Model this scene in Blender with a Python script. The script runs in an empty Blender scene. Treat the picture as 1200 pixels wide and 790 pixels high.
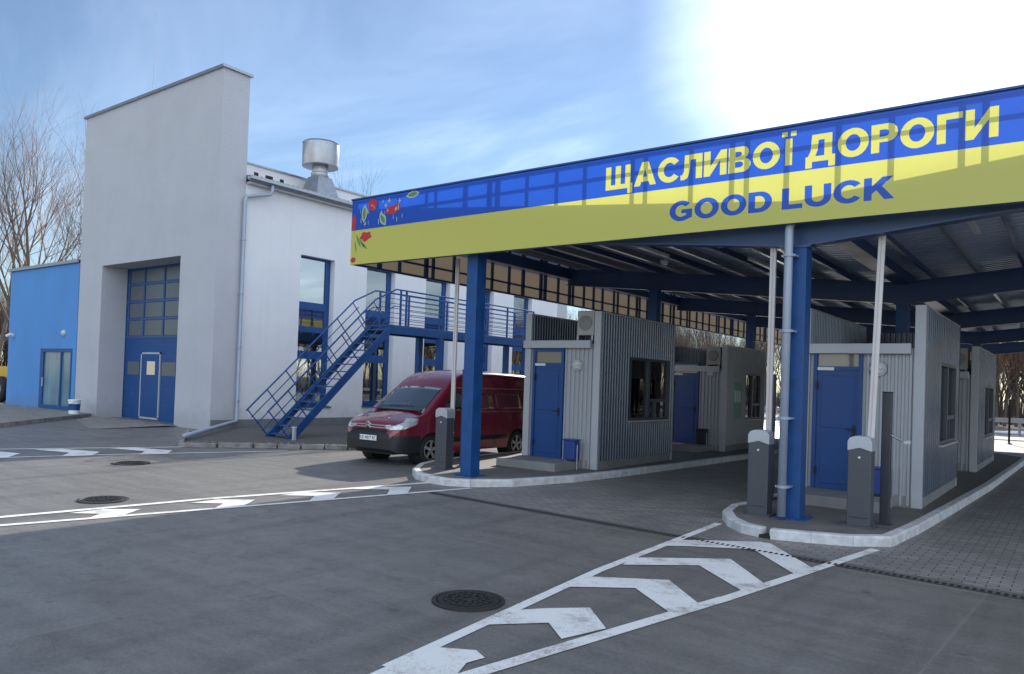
import bpy, bmesh, math, random
from mathutils import Vector, Matrix
R = math.radians
sc = bpy.context.scene
col = sc.collection
rnd = random.Random(7)

# ------------------------------------------------------------ camera
YAW, PIT, ROL = R(-36.712), R(0.929), R(1.975)
cd = bpy.data.cameras.new("camera"); cam = bpy.data.objects.new("camera", cd); col.objects.link(cam)
fw = Vector((math.sin(YAW)*math.cos(PIT), math.cos(YAW)*math.cos(PIT), math.sin(PIT)))
r0 = Vector((math.cos(YAW), -math.sin(YAW), 0)); u0 = r0.cross(fw)
rt = r0*math.cos(ROL) + u0*math.sin(ROL); up = u0*math.cos(ROL) - r0*math.sin(ROL)
m = Matrix((rt, up, -fw)).transposed().to_4x4(); m.translation = Vector((0, 0, 1.8))
cam.matrix_world = m
cd.sensor_width = 36; cd.lens = 895.1/1200*36; cd.shift_y = 38.4/1200
cd.clip_end = 2000
sc.camera = cam

# ------------------------------------------------------------ sun, sky, exposure
SUN = Vector((-0.62, 2.15, 1.0)).normalized()
w = bpy.data.worlds.new("World"); sc.world = w; w.use_nodes = True
nt = w.node_tree; N = nt.nodes; Lk = nt.links
for n in list(N): N.remove(n)
def nd(t, **k):
    n = N.new(t)
    for a, b in k.items(): setattr(n, a, b)
    return n
sky = nd('ShaderNodeTexSky', sky_type='NISHITA', sun_disc=False, sun_elevation=math.asin(SUN.z),
         sun_rotation=math.atan2(SUN.x, SUN.y), air_density=1.0, dust_density=0.0, ozone_density=2.0)
tc = nd('ShaderNodeTexCoord')
def math_n(op, a, b=None, clamp=False):
    n = nd('ShaderNodeMath', operation=op, use_clamp=clamp)
    for i, v in enumerate((a, b)):
        if v is None: continue
        if isinstance(v, (int, float)): n.inputs[i].default_value = v
        else: Lk.new(v, n.inputs[i])
    return n.outputs[0]
def dotn(vec):
    n = nd('ShaderNodeVectorMath', operation='DOT_PRODUCT'); Lk.new(tc.outputs['Generated'], n.inputs[0]); n.inputs[1].default_value = vec
    return math_n('MAXIMUM', n.outputs['Value'], 0.0)
GL = Vector((-0.40, 2.15, 1.05)).normalized()       # bright veil of thin cloud round the sun
d = dotn(GL)
GLOWSLOT = None
# thin high cloud, mapped on a flat layer overhead
sp = nd('ShaderNodeSeparateXYZ'); Lk.new(tc.outputs['Generated'], sp.inputs[0])
zz = math_n('ADD', math_n('MAXIMUM', sp.outputs['Z'], 0.0), 0.12)
cb = nd('ShaderNodeCombineXYZ')
Lk.new(math_n('DIVIDE', sp.outputs['X'], zz), cb.inputs[0]); Lk.new(math_n('DIVIDE', sp.outputs['Y'], zz), cb.inputs[1])
mp = nd('ShaderNodeMapping'); mp.inputs['Rotation'].default_value = (0, 0, R(35)); mp.inputs['Scale'].default_value = (0.55, 1.15, 1)
Lk.new(cb.outputs[0], mp.inputs[0])
ns = nd('ShaderNodeTexNoise'); ns.inputs['Scale'].default_value = 1.1; ns.inputs['Detail'].default_value = 7; ns.inputs['Roughness'].default_value = 0.55; ns.inputs['Distortion'].default_value = 0.5
Lk.new(mp.outputs[0], ns.inputs['Vector'])
mr = nd('ShaderNodeMapRange', interpolation_type='SMOOTHSTEP'); Lk.new(ns.outputs['Fac'], mr.inputs[0])
mr.inputs[1].default_value = 0.48; mr.inputs[2].default_value = 0.80; mr.inputs[3].default_value = 0; mr.inputs[4].default_value = 1
cl = mr.outputs[0]
n2 = nd('ShaderNodeTexNoise'); n2.inputs['Scale'].default_value = 2.6; n2.inputs['Detail'].default_value = 8; n2.inputs['Roughness'].default_value = 0.6
Lk.new(mp.outputs[0], n2.inputs['Vector'])
edge = math_n('ADD', d, math_n('MULTIPLY', math_n('SUBTRACT', n2.outputs['Fac'], 0.5), 0.020))
gr_ = nd('ShaderNodeMapRange', interpolation_type='SMOOTHSTEP'); Lk.new(edge, gr_.inputs[0]); gr_.inputs[1].default_value = 0.958; gr_.inputs[2].default_value = 1.0; gr_.inputs[3].default_value = 0; gr_.inputs[4].default_value = 5.0
bright = math_n('ADD', math_n('ADD', math_n('MULTIPLY', cl, 1.7), 0.15), math_n('ADD', gr_.outputs[0], math_n('MULTIPLY', math_n('POWER', d, 14.0), 0.75)))
# broad bright cloud deck, unseen behind the camera, added to lift the shaded areas
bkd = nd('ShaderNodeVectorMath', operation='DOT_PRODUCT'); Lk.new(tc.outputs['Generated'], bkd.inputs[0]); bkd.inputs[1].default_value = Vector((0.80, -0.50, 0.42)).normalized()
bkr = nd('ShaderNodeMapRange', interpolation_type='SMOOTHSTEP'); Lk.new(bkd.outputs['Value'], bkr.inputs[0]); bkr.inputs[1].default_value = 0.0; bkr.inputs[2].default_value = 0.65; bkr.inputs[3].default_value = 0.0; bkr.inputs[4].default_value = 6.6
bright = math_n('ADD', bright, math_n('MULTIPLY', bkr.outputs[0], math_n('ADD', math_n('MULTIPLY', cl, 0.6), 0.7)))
veil = nd('ShaderNodeMixRGB', blend_type='ADD'); veil.inputs[0].default_value = 1
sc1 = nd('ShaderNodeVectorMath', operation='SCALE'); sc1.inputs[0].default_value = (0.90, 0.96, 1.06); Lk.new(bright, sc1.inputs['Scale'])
tint = nd('ShaderNodeMixRGB', blend_type='MULTIPLY'); tint.inputs[0].default_value = 1; tint.inputs[2].default_value = (0.50, 0.52, 0.55, 1)
Lk.new(sky.outputs[0], tint.inputs[1])
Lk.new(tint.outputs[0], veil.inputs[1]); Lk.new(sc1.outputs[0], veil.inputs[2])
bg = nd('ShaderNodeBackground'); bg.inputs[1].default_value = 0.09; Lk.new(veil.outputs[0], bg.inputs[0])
ow = nd('ShaderNodeOutputWorld'); Lk.new(bg.outputs[0], ow.inputs[0])
ld = bpy.data.lights.new("sun", 'SUN'); ld.energy = 2.8; ld.angle = R(0.6); ld.color = (1.0, 0.93, 0.82)
lo = bpy.data.objects.new("sun", ld); col.objects.link(lo)
lo.rotation_euler = SUN.to_track_quat('Z', 'Y').to_euler(); lo.location = (0, 0, 30)
sc.view_settings.view_transform = 'Standard'; sc.view_settings.look = 'None'; sc.view_settings.gamma = 1
sc.view_settings.exposure = 1.38
sc.view_settings.use_curve_mapping = False
sc.render.engine = 'CYCLES'
sc.cycles.max_bounces = 8; sc.cycles.transparent_max_bounces = 6; sc.cycles.use_denoising = True
sc.cycles.sample_clamp_indirect = 6

# ------------------------------------------------------------ materials
def mat(name, c, rough=0.6, metal=0.0, var=0.0, vscale=3.0, bump=0.0, bscale=40.0, spec=0.5, coat=0.0, c2=None, streak=None, detail=5.0):
    M = bpy.data.materials.new(name); M.use_nodes = True
    t = M.node_tree; b = t.nodes['Principled BSDF']
    b.inputs['Base Color'].default_value = (*c, 1); b.inputs['Roughness'].default_value = rough
    b.inputs['Metallic'].default_value = metal; b.inputs['Specular IOR Level'].default_value = spec
    b.inputs['Coat Weight'].default_value = coat; b.inputs['Coat Roughness'].default_value = 0.08
    co = t.nodes.new('ShaderNodeTexCoord'); mpp = t.nodes.new('ShaderNodeMapping'); t.links.new(co.outputs['Object'], mpp.inputs[0])
    if streak: mpp.inputs['Scale'].default_value = streak
    if var or c2:
        n = t.nodes.new('ShaderNodeTexNoise'); n.inputs['Scale'].default_value = vscale; n.inputs['Detail'].default_value = detail; n.inputs['Roughness'].default_value = 0.6
        t.links.new(mpp.outputs[0], n.inputs['Vector'])
        mx = t.nodes.new('ShaderNodeMixRGB'); t.links.new(n.outputs['Fac'], mx.inputs[0])
        r = t.nodes.new('ShaderNodeMapRange'); t.links.new(n.outputs['Fac'], r.inputs[0]); r.inputs[1].default_value = 0.3; r.inputs[2].default_value = 0.7
        t.links.new(r.outputs[0], mx.inputs[0])
        a = c2 or tuple(x*(1-var) for x in c); e = c if c2 else tuple(min(1, x*(1+var)) for x in c)
        mx.inputs[1].default_value = (*a, 1); mx.inputs[2].default_value = (*e, 1)
        t.links.new(mx.outputs[0], b.inputs['Base Color'])
        rr = t.nodes.new('ShaderNodeMapRange'); t.links.new(n.outputs['Fac'], rr.inputs[0]); rr.inputs[1].default_value = 0.3; rr.inputs[2].default_value = 0.7
        rr.inputs[3].default_value = max(0.02, rough*0.85); rr.inputs[4].default_value = min(1, rough*1.15); t.links.new(rr.outputs[0], b.inputs['Roughness'])
    if bump:
        n2 = t.nodes.new('ShaderNodeTexNoise'); n2.inputs['Scale'].default_value = bscale; n2.inputs['Detail'].default_value = 4
        t.links.new(co.outputs['Object'], n2.inputs['Vector'])
        bp = t.nodes.new('ShaderNodeBump'); bp.inputs['Strength'].default_value = bump; bp.inputs['Distance'].default_value = 0.02
        t.links.new(n2.outputs['Fac'], bp.inputs['Height']); t.links.new(bp.outputs[0], b.inputs['Normal'])
    return M
def banner_mat(name, c, back, trc=None, tw=0.30):
    M = bpy.data.materials.new(name); M.use_nodes = True; t = M.node_tree
    for n in list(t.nodes): t.nodes.remove(n)
    o = t.nodes.new('ShaderNodeOutputMaterial'); g = t.nodes.new('ShaderNodeNewGeometry')
    mx = t.nodes.new('ShaderNodeMixRGB'); mx.inputs[1].default_value = (*c, 1); mx.inputs[2].default_value = (*back, 1); t.links.new(g.outputs['Backfacing'], mx.inputs[0])
    df = t.nodes.new('ShaderNodeBsdfDiffuse'); t.links.new(mx.outputs[0], df.inputs[0])
    tr = t.nodes.new('ShaderNodeBsdfTranslucent'); tr.inputs[0].default_value = (*(trc or [min(1, x*1.05) for x in c]), 1)
    gl = t.nodes.new('ShaderNodeBsdfGlossy'); gl.inputs['Roughness'].default_value = 0.35; gl.inputs[0].default_value = (1, 1, 1, 1)
    s1 = t.nodes.new('ShaderNodeMixShader'); s1.inputs[0].default_value = tw; t.links.new(df.outputs[0], s1.inputs[1]); t.links.new(tr.outputs[0], s1.inputs[2])
    s2 = t.nodes.new('ShaderNodeMixShader'); s2.inputs[0].default_value = 0.03; t.links.new(s1.outputs[0], s2.inputs[1]); t.links.new(gl.outputs[0], s2.inputs[2])
    t.links.new(s2.outputs[0], o.inputs[0]); return M
def ground_mat(name, ca, cb_, joints=True, rough=0.50):
    M = bpy.data.materials.new(name); M.use_nodes = True; t = M.node_tree; b = t.nodes['Principled BSDF']; L = t.links.new
    def n(tt): return t.nodes.new(tt)
    co = n('ShaderNodeTexCoord')
    def noise(s, det, ro, sc_=None, dist=0.0):
        mp_ = n('ShaderNodeMapping'); L(co.outputs['Object'], mp_.inputs[0])
        if sc_: mp_.inputs['Scale'].default_value = sc_; mp_.inputs['Rotation'].default_value = (0, 0, R(12))
        k = n('ShaderNodeTexNoise'); k.inputs['Scale'].default_value = s; k.inputs['Detail'].default_value = det; k.inputs['Roughness'].default_value = ro; k.inputs['Distortion'].default_value = dist
        L(mp_.outputs[0], k.inputs['Vector']); return k.outputs['Fac']
    def rng(v, a, b2, c=0., d2=1.):
        k = n('ShaderNodeMapRange'); L(v, k.inputs[0]); k.inputs[1].default_value = a; k.inputs[2].default_value = b2; k.inputs[3].default_value = c; k.inputs[4].default_value = d2; return k.outputs[0]
    def mix(f, a, b2, bt='MIX'):
        k = n('ShaderNodeMixRGB'); k.blend_type = bt
        for i, v in enumerate((f, a, b2)):
            if isinstance(v, (int, float)): k.inputs[i].default_value = v
            elif isinstance(v, tuple): k.inputs[i].default_value = (*v, 1)
            else: L(v, k.inputs[i])
        return k.outputs[0]
    big = noise(0.22, 5, 0.6, None, 0.6); streak = noise(1.1, 6, 0.65, (0.35, 3.2, 1)); fine = noise(90, 3, 0.7); mid = noise(3.2, 6, 0.7, None, 0.8)
    c = mix(rng(big, 0.35, 0.65), ca, cb_)
    c = mix(rng(streak, 0.35, 0.7, 0, 0.55), c, tuple(x*1.5 for x in cb_))
    c = mix(rng(mid, 0.5, 0.75, 0, 0.5), c, tuple(x*0.55 for x in ca))
    grit = noise(30, 6, 0.9); c = mix(rng(grit, 0.36, 0.60, 0.45, 0.0), c, (0.03, 0.03, 0.03)); c = mix(rng(fine, 0.52, 0.72, 0.0, 0.42), c, (0.42, 0.40, 0.37)); spot = noise(5.5, 2, 0.4); c = mix(rng(spot, 0.70, 0.76, 0.0, 0.45), c, (0.04, 0.039, 0.037))
    tyre = noise(0.55, 3, 0.5, (4.2, 0.25, 1)); c = mix(rng(tyre, 0.5, 0.72, 0.0, 0.38), c, (0.05, 0.049, 0.047))
    hair = noise(0.9, 8, 0.75, None, 1.6)          # thin wandering cracks
    dd = n('ShaderNodeMath'); dd.operation = 'ABSOLUTE'; k0 = n('ShaderNodeMath'); k0.operation = 'SUBTRACT'; L(hair, k0.inputs[0]); k0.inputs[1].default_value = 0.5; L(k0.outputs[0], dd.inputs[0])
    c = mix(rng(dd.outputs[0], 0.0, 0.0035, 0.35, 0.0), c, (0.03, 0.03, 0.03))
    if joints:
        wv = n('ShaderNodeTexBrick'); mpb = n('ShaderNodeMapping'); mpb.inputs['Rotation'].default_value = (0, 0, R(3)); mpb.inputs['Location'].default_value = (1.1, 0.9, 0)
        L(co.outputs['Object'], mpb.inputs[0]); L(mpb.outputs[0], wv.inputs['Vector'])
        wv.offset = 0.0; wv.inputs['Scale'].default_value = 1.0; wv.inputs['Brick Width'].default_value = 4.6; wv.inputs['Row Height'].default_value = 4.6; wv.inputs['Mortar Size'].default_value = 0.012; wv.inputs['Mortar Smooth'].default_value = 0.3
        wv.inputs['Color1'].default_value = (0, 0, 0, 1); wv.inputs['Color2'].default_value = (0, 0, 0, 1); wv.inputs['Mortar'].default_value = (1, 1, 1, 1)
        jf = n('ShaderNodeMath'); jf.operation = 'MULTIPLY'; L(wv.outputs['Color'], jf.inputs[0]); L(rng(mid, 0.3, 0.6, 0.0, 0.22), jf.inputs[1])
        c = mix(jf.outputs[0], c, tuple(x*1.9 for x in cb_))
    L(c, b.inputs['Base Color']); L(rng(mid, 0.3, 0.7, rough*0.8, rough*1.15), b.inputs['Roughness'])
    b.inputs['Specular IOR Level'].default_value = 0.35
    bp = n('ShaderNodeBump'); bp.inputs['Strength'].default_value = 0.35; bp.inputs['Distance'].default_value = 0.01; L(fine, bp.inputs['Height'])
    bp2 = n('ShaderNodeBump'); bp2.inputs['Strength'].default_value = 0.3; bp2.inputs['Distance'].default_value = 0.03; L(streak, bp2.inputs['Height']); L(bp.outputs[0], bp2.inputs['Normal'])
    L(bp2.outputs[0], b.inputs['Normal']); return M
def paver_mat():
    M = bpy.data.materials.new('block_paving'); M.use_nodes = True; t = M.node_tree; b = t.nodes['Principled BSDF']; L = t.links.new
    co = t.nodes.new('ShaderNodeTexCoord'); br = t.nodes.new('ShaderNodeTexBrick'); L(co.outputs['Object'], br.inputs['Vector'])
    br.inputs['Scale'].default_value = 1; br.inputs['Brick Width'].default_value = 0.2; br.inputs['Row Height'].default_value = 0.1; br.inputs['Mortar Size'].default_value = 0.006; br.inputs['Mortar Smooth'].default_value = 0.4; br.inputs['Bias'].default_value = 0
    br.inputs['Color1'].default_value = (0.20, 0.195, 0.187, 1); br.inputs['Color2'].default_value = (0.29, 0.28, 0.265, 1); br.inputs['Mortar'].default_value = (0.035, 0.034, 0.032, 1)
    n = t.nodes.new('ShaderNodeTexNoise'); n.inputs['Scale'].default_value = 0.9; n.inputs['Detail'].default_value = 8; n.inputs['Roughness'].default_value = .7; L(co.outputs['Object'], n.inputs['Vector'])
    r = t.nodes.new('ShaderNodeMapRange'); L(n.outputs['Fac'], r.inputs[0]); r.inputs[1].default_value = 0.4; r.inputs[2].default_value = 0.7; r.inputs[3].default_value = 0.0; r.inputs[4].default_value = 0.75
    mx = t.nodes.new('ShaderNodeMixRGB'); L(r.outputs[0], mx.inputs[0]); L(br.outputs['Color'], mx.inputs[1]); mx.inputs[2].default_value = (0.14, 0.136, 0.13, 1)
    L(mx.outputs[0], b.inputs['Base Color']); b.inputs['Roughness'].default_value = 0.55
    bp = t.nodes.new('ShaderNodeBump'); bp.inputs['Strength'].default_value = 0.6; bp.inputs['Distance'].default_value = 0.01; bp.invert = True; L(br.outputs['Fac'], bp.inputs['Height']); L(bp.outputs[0], b.inputs['Normal'])
    return M
def marking_mat():
    M = bpy.data.materials.new('road_paint'); M.use_nodes = True; t = M.node_tree; b = t.nodes['Principled BSDF']; L = t.links.new
    co = t.nodes.new('ShaderNodeTexCoord')
    def noise(s, det, scl=None):
        mp_ = t.nodes.new('ShaderNodeMapping'); L(co.outputs['Object'], mp_.inputs[0])
        if scl: mp_.inputs['Scale'].default_value = scl
        n = t.nodes.new('ShaderNodeTexNoise'); n.inputs['Scale'].default_value = s; n.inputs['Detail'].default_value = det; n.inputs['Roughness'].default_value = .75; L(mp_.outputs[0], n.inputs['Vector']); return n.outputs['Fac']
    a = noise(2.2, 9); f = noise(60, 4)
    ad = t.nodes.new('ShaderNodeMath'); ad.operation = 'ADD'; L(a, ad.inputs[0]); k = t.nodes.new('ShaderNodeMath'); k.operation = 'MULTIPLY'; L(f, k.inputs[0]); k.inputs[1].default_value = 0.55; L(k.outputs[0], ad.inputs[1])
    r = t.nodes.new('ShaderNodeMapRange'); L(ad.outputs[0], r.inputs[0]); r.inputs[1].default_value = 0.78; r.inputs[2].default_value = 0.95
    mx = t.nodes.new('ShaderNodeMixRGB'); L(r.outputs[0], mx.inputs[0]); mx.inputs[1].default_value = (0.74, 0.74, 0.72, 1); mx.inputs[2].default_value = (0.36, 0.33, 0.30, 1)
    L(mx.outputs[0], b.inputs['Base Color']); b.inputs['Roughness'].default_value = 0.6; return M
def glass_mat(name, c=(0.02, 0.025, 0.03), rough=0.03, refl=0.25):
    M = bpy.data.materials.new(name); M.use_nodes = True; t = M.node_tree; b = t.nodes['Principled BSDF']
    b.inputs['Base Color'].default_value = (*c, 1); b.inputs['Roughness'].default_value = rough
    b.inputs['Specular IOR Level'].default_value = 0.5; b.inputs['Coat Weight'].default_value = refl*2; b.inputs['Coat Roughness'].default_value = 0.01; b.inputs['Coat IOR'].default_value = 1.7 if refl < .4 else 2.3
    n = t.nodes.new('ShaderNodeTexNoise'); n.inputs['Scale'].default_value = 1.3; co = t.nodes.new('ShaderNodeTexCoord'); t.links.new(co.outputs['Object'], n.inputs['Vector'])
    bp = t.nodes.new('ShaderNodeBump'); bp.inputs['Strength'].default_value = 0.05; bp.inputs['Distance'].default_value = 0.05; t.links.new(n.outputs['Fac'], bp.inputs['Height']); t.links.new(bp.outputs[0], b.inputs['Normal']); t.links.new(bp.outputs[0], b.inputs['Coat Normal'])
    return M
def clear_glass(name, tintc=(0.8, 0.9, 0.88), refl=0.12):
    M = bpy.data.materials.new(name); M.use_nodes = True; t = M.node_tree
    for n in list(t.nodes): t.nodes.remove(n)
    o = t.nodes.new('ShaderNodeOutputMaterial'); tr = t.nodes.new('ShaderNodeBsdfTransparent'); tr.inputs[0].default_value = (*tintc, 1)
    gl = t.nodes.new('ShaderNodeBsdfGlossy'); gl.inputs['Roughness'].default_value = 0.01
    fr = t.nodes.new('ShaderNodeFresnel'); fr.inputs[0].default_value = 1.5
    ad = t.nodes.new('ShaderNodeMath'); ad.operation = 'ADD'; ad.use_clamp = True; t.links.new(fr.outputs[0], ad.inputs[0]); ad.inputs[1].default_value = refl
    s = t.nodes.new('ShaderNodeMixShader'); t.links.new(ad.outputs[0], s.inputs[0]); t.links.new(tr.outputs[0], s.inputs[1]); t.links.new(gl.outputs[0], s.inputs[2]); t.links.new(s.outputs[0], o.inputs[0])
    return M

def weather(M, base_z=0.45, top=None):
    t = M.node_tree; b = t.nodes['Principled BSDF']; L = t.links.new
    src = b.inputs['Base Color'].links[0].from_socket
    co = t.nodes.new('ShaderNodeTexCoord'); g = t.nodes.new('ShaderNodeNewGeometry')
    mp_ = t.nodes.new('ShaderNodeMapping'); mp_.inputs['Scale'].default_value = (2.4, 2.4, 0.10); L(g.outputs['Position'], mp_.inputs[0])
    n = t.nodes.new('ShaderNodeTexNoise'); n.inputs['Scale'].default_value = 1.6; n.inputs['Detail'].default_value = 6; n.inputs['Roughness'].default_value = .7; L(mp_.outputs[0], n.inputs['Vector'])
    r1 = t.nodes.new('ShaderNodeMapRange'); L(n.outputs['Fac'], r1.inputs[0]); r1.inputs[1].default_value = .52; r1.inputs[2].default_value = .80; r1.inputs[4].default_value = .10
    m1 = t.nodes.new('ShaderNodeMixRGB'); L(r1.outputs[0], m1.inputs[0]); L(src, m1.inputs[1]); m1.inputs[2].default_value = (.30, .30, .29, 1)
    n3 = t.nodes.new('ShaderNodeTexNoise'); n3.inputs['Scale'].default_value = 3.0; n3.inputs['Detail'].default_value = 6; L(g.outputs['Position'], n3.inputs['Vector'])
    sp_ = t.nodes.new('ShaderNodeSeparateXYZ'); L(g.outputs['Position'], sp_.inputs[0])
    k = t.nodes.new('ShaderNodeMath'); k.operation = 'MULTIPLY_ADD'; L(n3.outputs['Fac'], k.inputs[0]); k.inputs[1].default_value = -1.3; L(sp_.outputs['Z'], k.inputs[2])
    r2 = t.nodes.new('ShaderNodeMapRange'); L(k.outputs[0], r2.inputs[0]); r2.inputs[1].default_value = -.45; r2.inputs[2].default_value = base_z-.3; r2.inputs[3].default_value = .25; r2.inputs[4].default_value = 0
    m2 = t.nodes.new('ShaderNodeMixRGB'); L(r2.outputs[0], m2.inputs[0]); L(m1.outputs[0], m2.inputs[1]); m2.inputs[2].default_value = (.20, .19, .17, 1)
    L(m2.outputs[0], b.inputs['Base Color']); return M
STUCCO = mat('grey_white_render', (0.45, 0.46, 0.49), 0.85, var=0.05, vscale=0.7, bump=0.55, bscale=28)
STUCCO2 = mat('white_render', (0.70, 0.71, 0.74), 0.85, var=0.045, vscale=0.6, bump=0.55, bscale=28)
BLUEWALL = mat('light_blue_render', (0.085, 0.26, 0.58), 0.8, var=0.10, vscale=0.8, bump=0.4, bscale=30, streak=(1, 1, 0.3))
weather(STUCCO); weather(STUCCO2); weather(BLUEWALL, .3)
BLUE = mat('blue_paint', (0.004, 0.058, 0.21), 0.5, var=0.20, vscale=5, bump=.12, bscale=25)
NAVY = mat('dark_blue_paint', (0.036, 0.080, 0.20), 0.45, var=0.12, vscale=1.5)  # lightened a little so the canopy beams carry lens haze in their colour
DOORBLUE = mat('blue_door_paint', (0.006, 0.055, 0.22), 0.42, var=0.06, vscale=2)
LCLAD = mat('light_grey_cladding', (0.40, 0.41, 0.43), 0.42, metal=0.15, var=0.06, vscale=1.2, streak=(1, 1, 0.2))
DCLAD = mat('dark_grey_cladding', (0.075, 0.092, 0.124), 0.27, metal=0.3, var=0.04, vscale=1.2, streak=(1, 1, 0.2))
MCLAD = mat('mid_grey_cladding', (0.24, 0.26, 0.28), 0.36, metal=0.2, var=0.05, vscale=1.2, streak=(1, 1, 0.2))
TRIM = mat('grey_trim', (0.44, 0.45, 0.48), 0.4, metal=0.15, var=0.04)
ROOFU = mat('roof_sheet', (0.50, 0.57, 0.70), 0.42, metal=0.2, var=0.12, vscale=1.0)  # lightened and blued: veiling lens haze under the canopy put into the colour
GALV = mat('galvanised_steel', (0.34, 0.36, 0.39), 0.34, metal=0.8, var=0.12, vscale=6)
PIPE = mat('grey_downpipe', (0.30, 0.35, 0.43), 0.4, metal=0.1, var=0.06)
KERB = mat('white_kerb_paint', (0.66, 0.68, 0.70), 0.7, c2=(0.42, 0.41, 0.39), vscale=7, detail=9, bump=0.3, bscale=60)
KERBRAW = mat('worn_concrete', (0.30, 0.29, 0.27), 0.85, c2=(0.14, 0.135, 0.125), vscale=4, bump=0.5, bscale=50)
PLINTH = mat('plinth_concrete', (0.22, 0.22, 0.22), 0.8, var=0.18, vscale=3, bump=0.3)
ASPH = ground_mat('yard_concrete', (0.140, 0.136, 0.129), (0.182, 0.175, 0.162))
EARTH = mat('dry_grass_earth', (0.20, 0.175, 0.135), 0.95, c2=(0.10, 0.09, 0.07), vscale=0.6, bump=0.6, bscale=8)
PAVE = paver_mat()
ISLE = mat('island_top', (0.17, 0.165, 0.158), 0.75, c2=(0.10, 0.097, 0.092), vscale=2.2, bump=0.4, bscale=50)
PAINT = marking_mat()
GRAVEL = mat('dark_gravel', (0.13, 0.125, 0.12), 0.95, c2=(0.05, 0.048, 0.046), vscale=22, bump=1.0, bscale=35)
IRON = mat('cast_iron', (0.035, 0.034, 0.033), 0.55, metal=0.4, var=0.3, vscale=20, bump=0.4, bscale=60)
DARK = mat('dark_gap', (0.012, 0.012, 0.014), 0.7)
YEL = banner_mat('yellow_banner', (0.66, 0.63, 0.14), (0.50, 0.47, 0.42))
BLU = banner_mat('blue_banner', (0.018, 0.095, 0.52), (0.42, 0.42, 0.44))
YELS = banner_mat('yellow_banner_backed', (0.68, 0.58, 0.11), (0.50, 0.47, 0.42), (0.42, 0.33, 0.22), 0.35)
BLUS = banner_mat('blue_banner_backed', (0.018, 0.095, 0.52), (0.42, 0.42, 0.44), (0.10, 0.14, 0.26), 0.35)
RED = banner_mat('red_print', (0.60, 0.05, 0.06), (0.4, 0.3, 0.3))
GRN = banner_mat('green_print', (0.16, 0.32, 0.12), (0.4, 0.4, 0.3))
PALE = banner_mat('pale_print', (0.55, 0.60, 0.45), (0.5, 0.5, 0.4))
GLASS = glass_mat('window_glass')
GLASSB = glass_mat('booth_glass', (0.03, 0.04, 0.045), 0.02, 0.45)
BOOTHGL = clear_glass('booth_pane', (0.93, 0.97, 0.98), 0.14)
VANGLASS = glass_mat('vehicle_glass', (0.016, 0.024, 0.024), 0.03, 0.45)
BLIND = mat('pale_blind', (0.50, 0.47, 0.41), 0.7, var=0.08, vscale=4)
SLAT = mat('yellow_slat', (0.50, 0.42, 0.16), 0.6, var=0.1)
MAROON = mat('dark_red_car_paint', (0.20, 0.010, 0.026), 0.28, metal=0.15, coat=1.0, var=0.04, vscale=1)
BLACKP = mat('black_plastic', (0.013, 0.014, 0.017), 0.5, var=0.1)
RUBBER = mat('tyre_rubber', (0.022, 0.022, 0.022), 0.85, var=0.2, vscale=8)
CHROME = mat('chrome', (0.75, 0.76, 0.78), 0.16, metal=1.0)
ALLOY = mat('alloy', (0.48, 0.48, 0.49), 0.32, metal=0.8)
LAMPG = mat('headlight_lens', (0.62, 0.65, 0.68), 0.10, metal=0.35, var=0.35, vscale=14, coat=1)
WHITE = mat('white_plate', (0.74, 0.75, 0.76), 0.5)
INK = mat('black_ink', (0.02, 0.02, 0.02), 0.6)
CAB = mat('cabinet_grey', (0.060, 0.066, 0.078), 0.42, var=0.08, vscale=2)
COLM = mat('column_dark', (0.026, 0.032, 0.042), 0.4, var=0.08)
CABTOP = mat('cabinet_cap', (0.42, 0.44, 0.47), 0.35, metal=0.3, var=0.06)
BOOM = mat('boom_white', (0.60, 0.57, 0.56), 0.4, var=0.05)
BOOMR = mat('boom_edge', (0.50, 0.40, 0.38), 0.45)
BARK = mat('grey_brown_bark', (0.11, 0.09, 0.075), 0.9, var=0.3, vscale=3)
TWIG = mat('bare_twigs', (0.14, 0.105, 0.085), 0.9, var=0.25, vscale=0.4)
TWIG2 = mat('russet_twigs', (0.30, 0.17, 0.10), 0.9, var=0.25, vscale=0.4)
SNOW = mat('old_snow', (0.72, 0.74, 0.78), 0.8, var=0.06, bump=0.4, bscale=6)
POSTER = mat('green_notice', (0.26, 0.55, 0.38), 0.5, var=0.12, vscale=5)
BIN = mat('blue_plastic', (0.02, 0.05, 0.24), 0.4)
MACHY = mat('yellow_machine_paint', (0.55, 0.34, 0.03), 0.5, var=0.1)
MACHG = mat('pale_green_cab', (0.30, 0.38, 0.34), 0.45, var=0.1)

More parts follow.
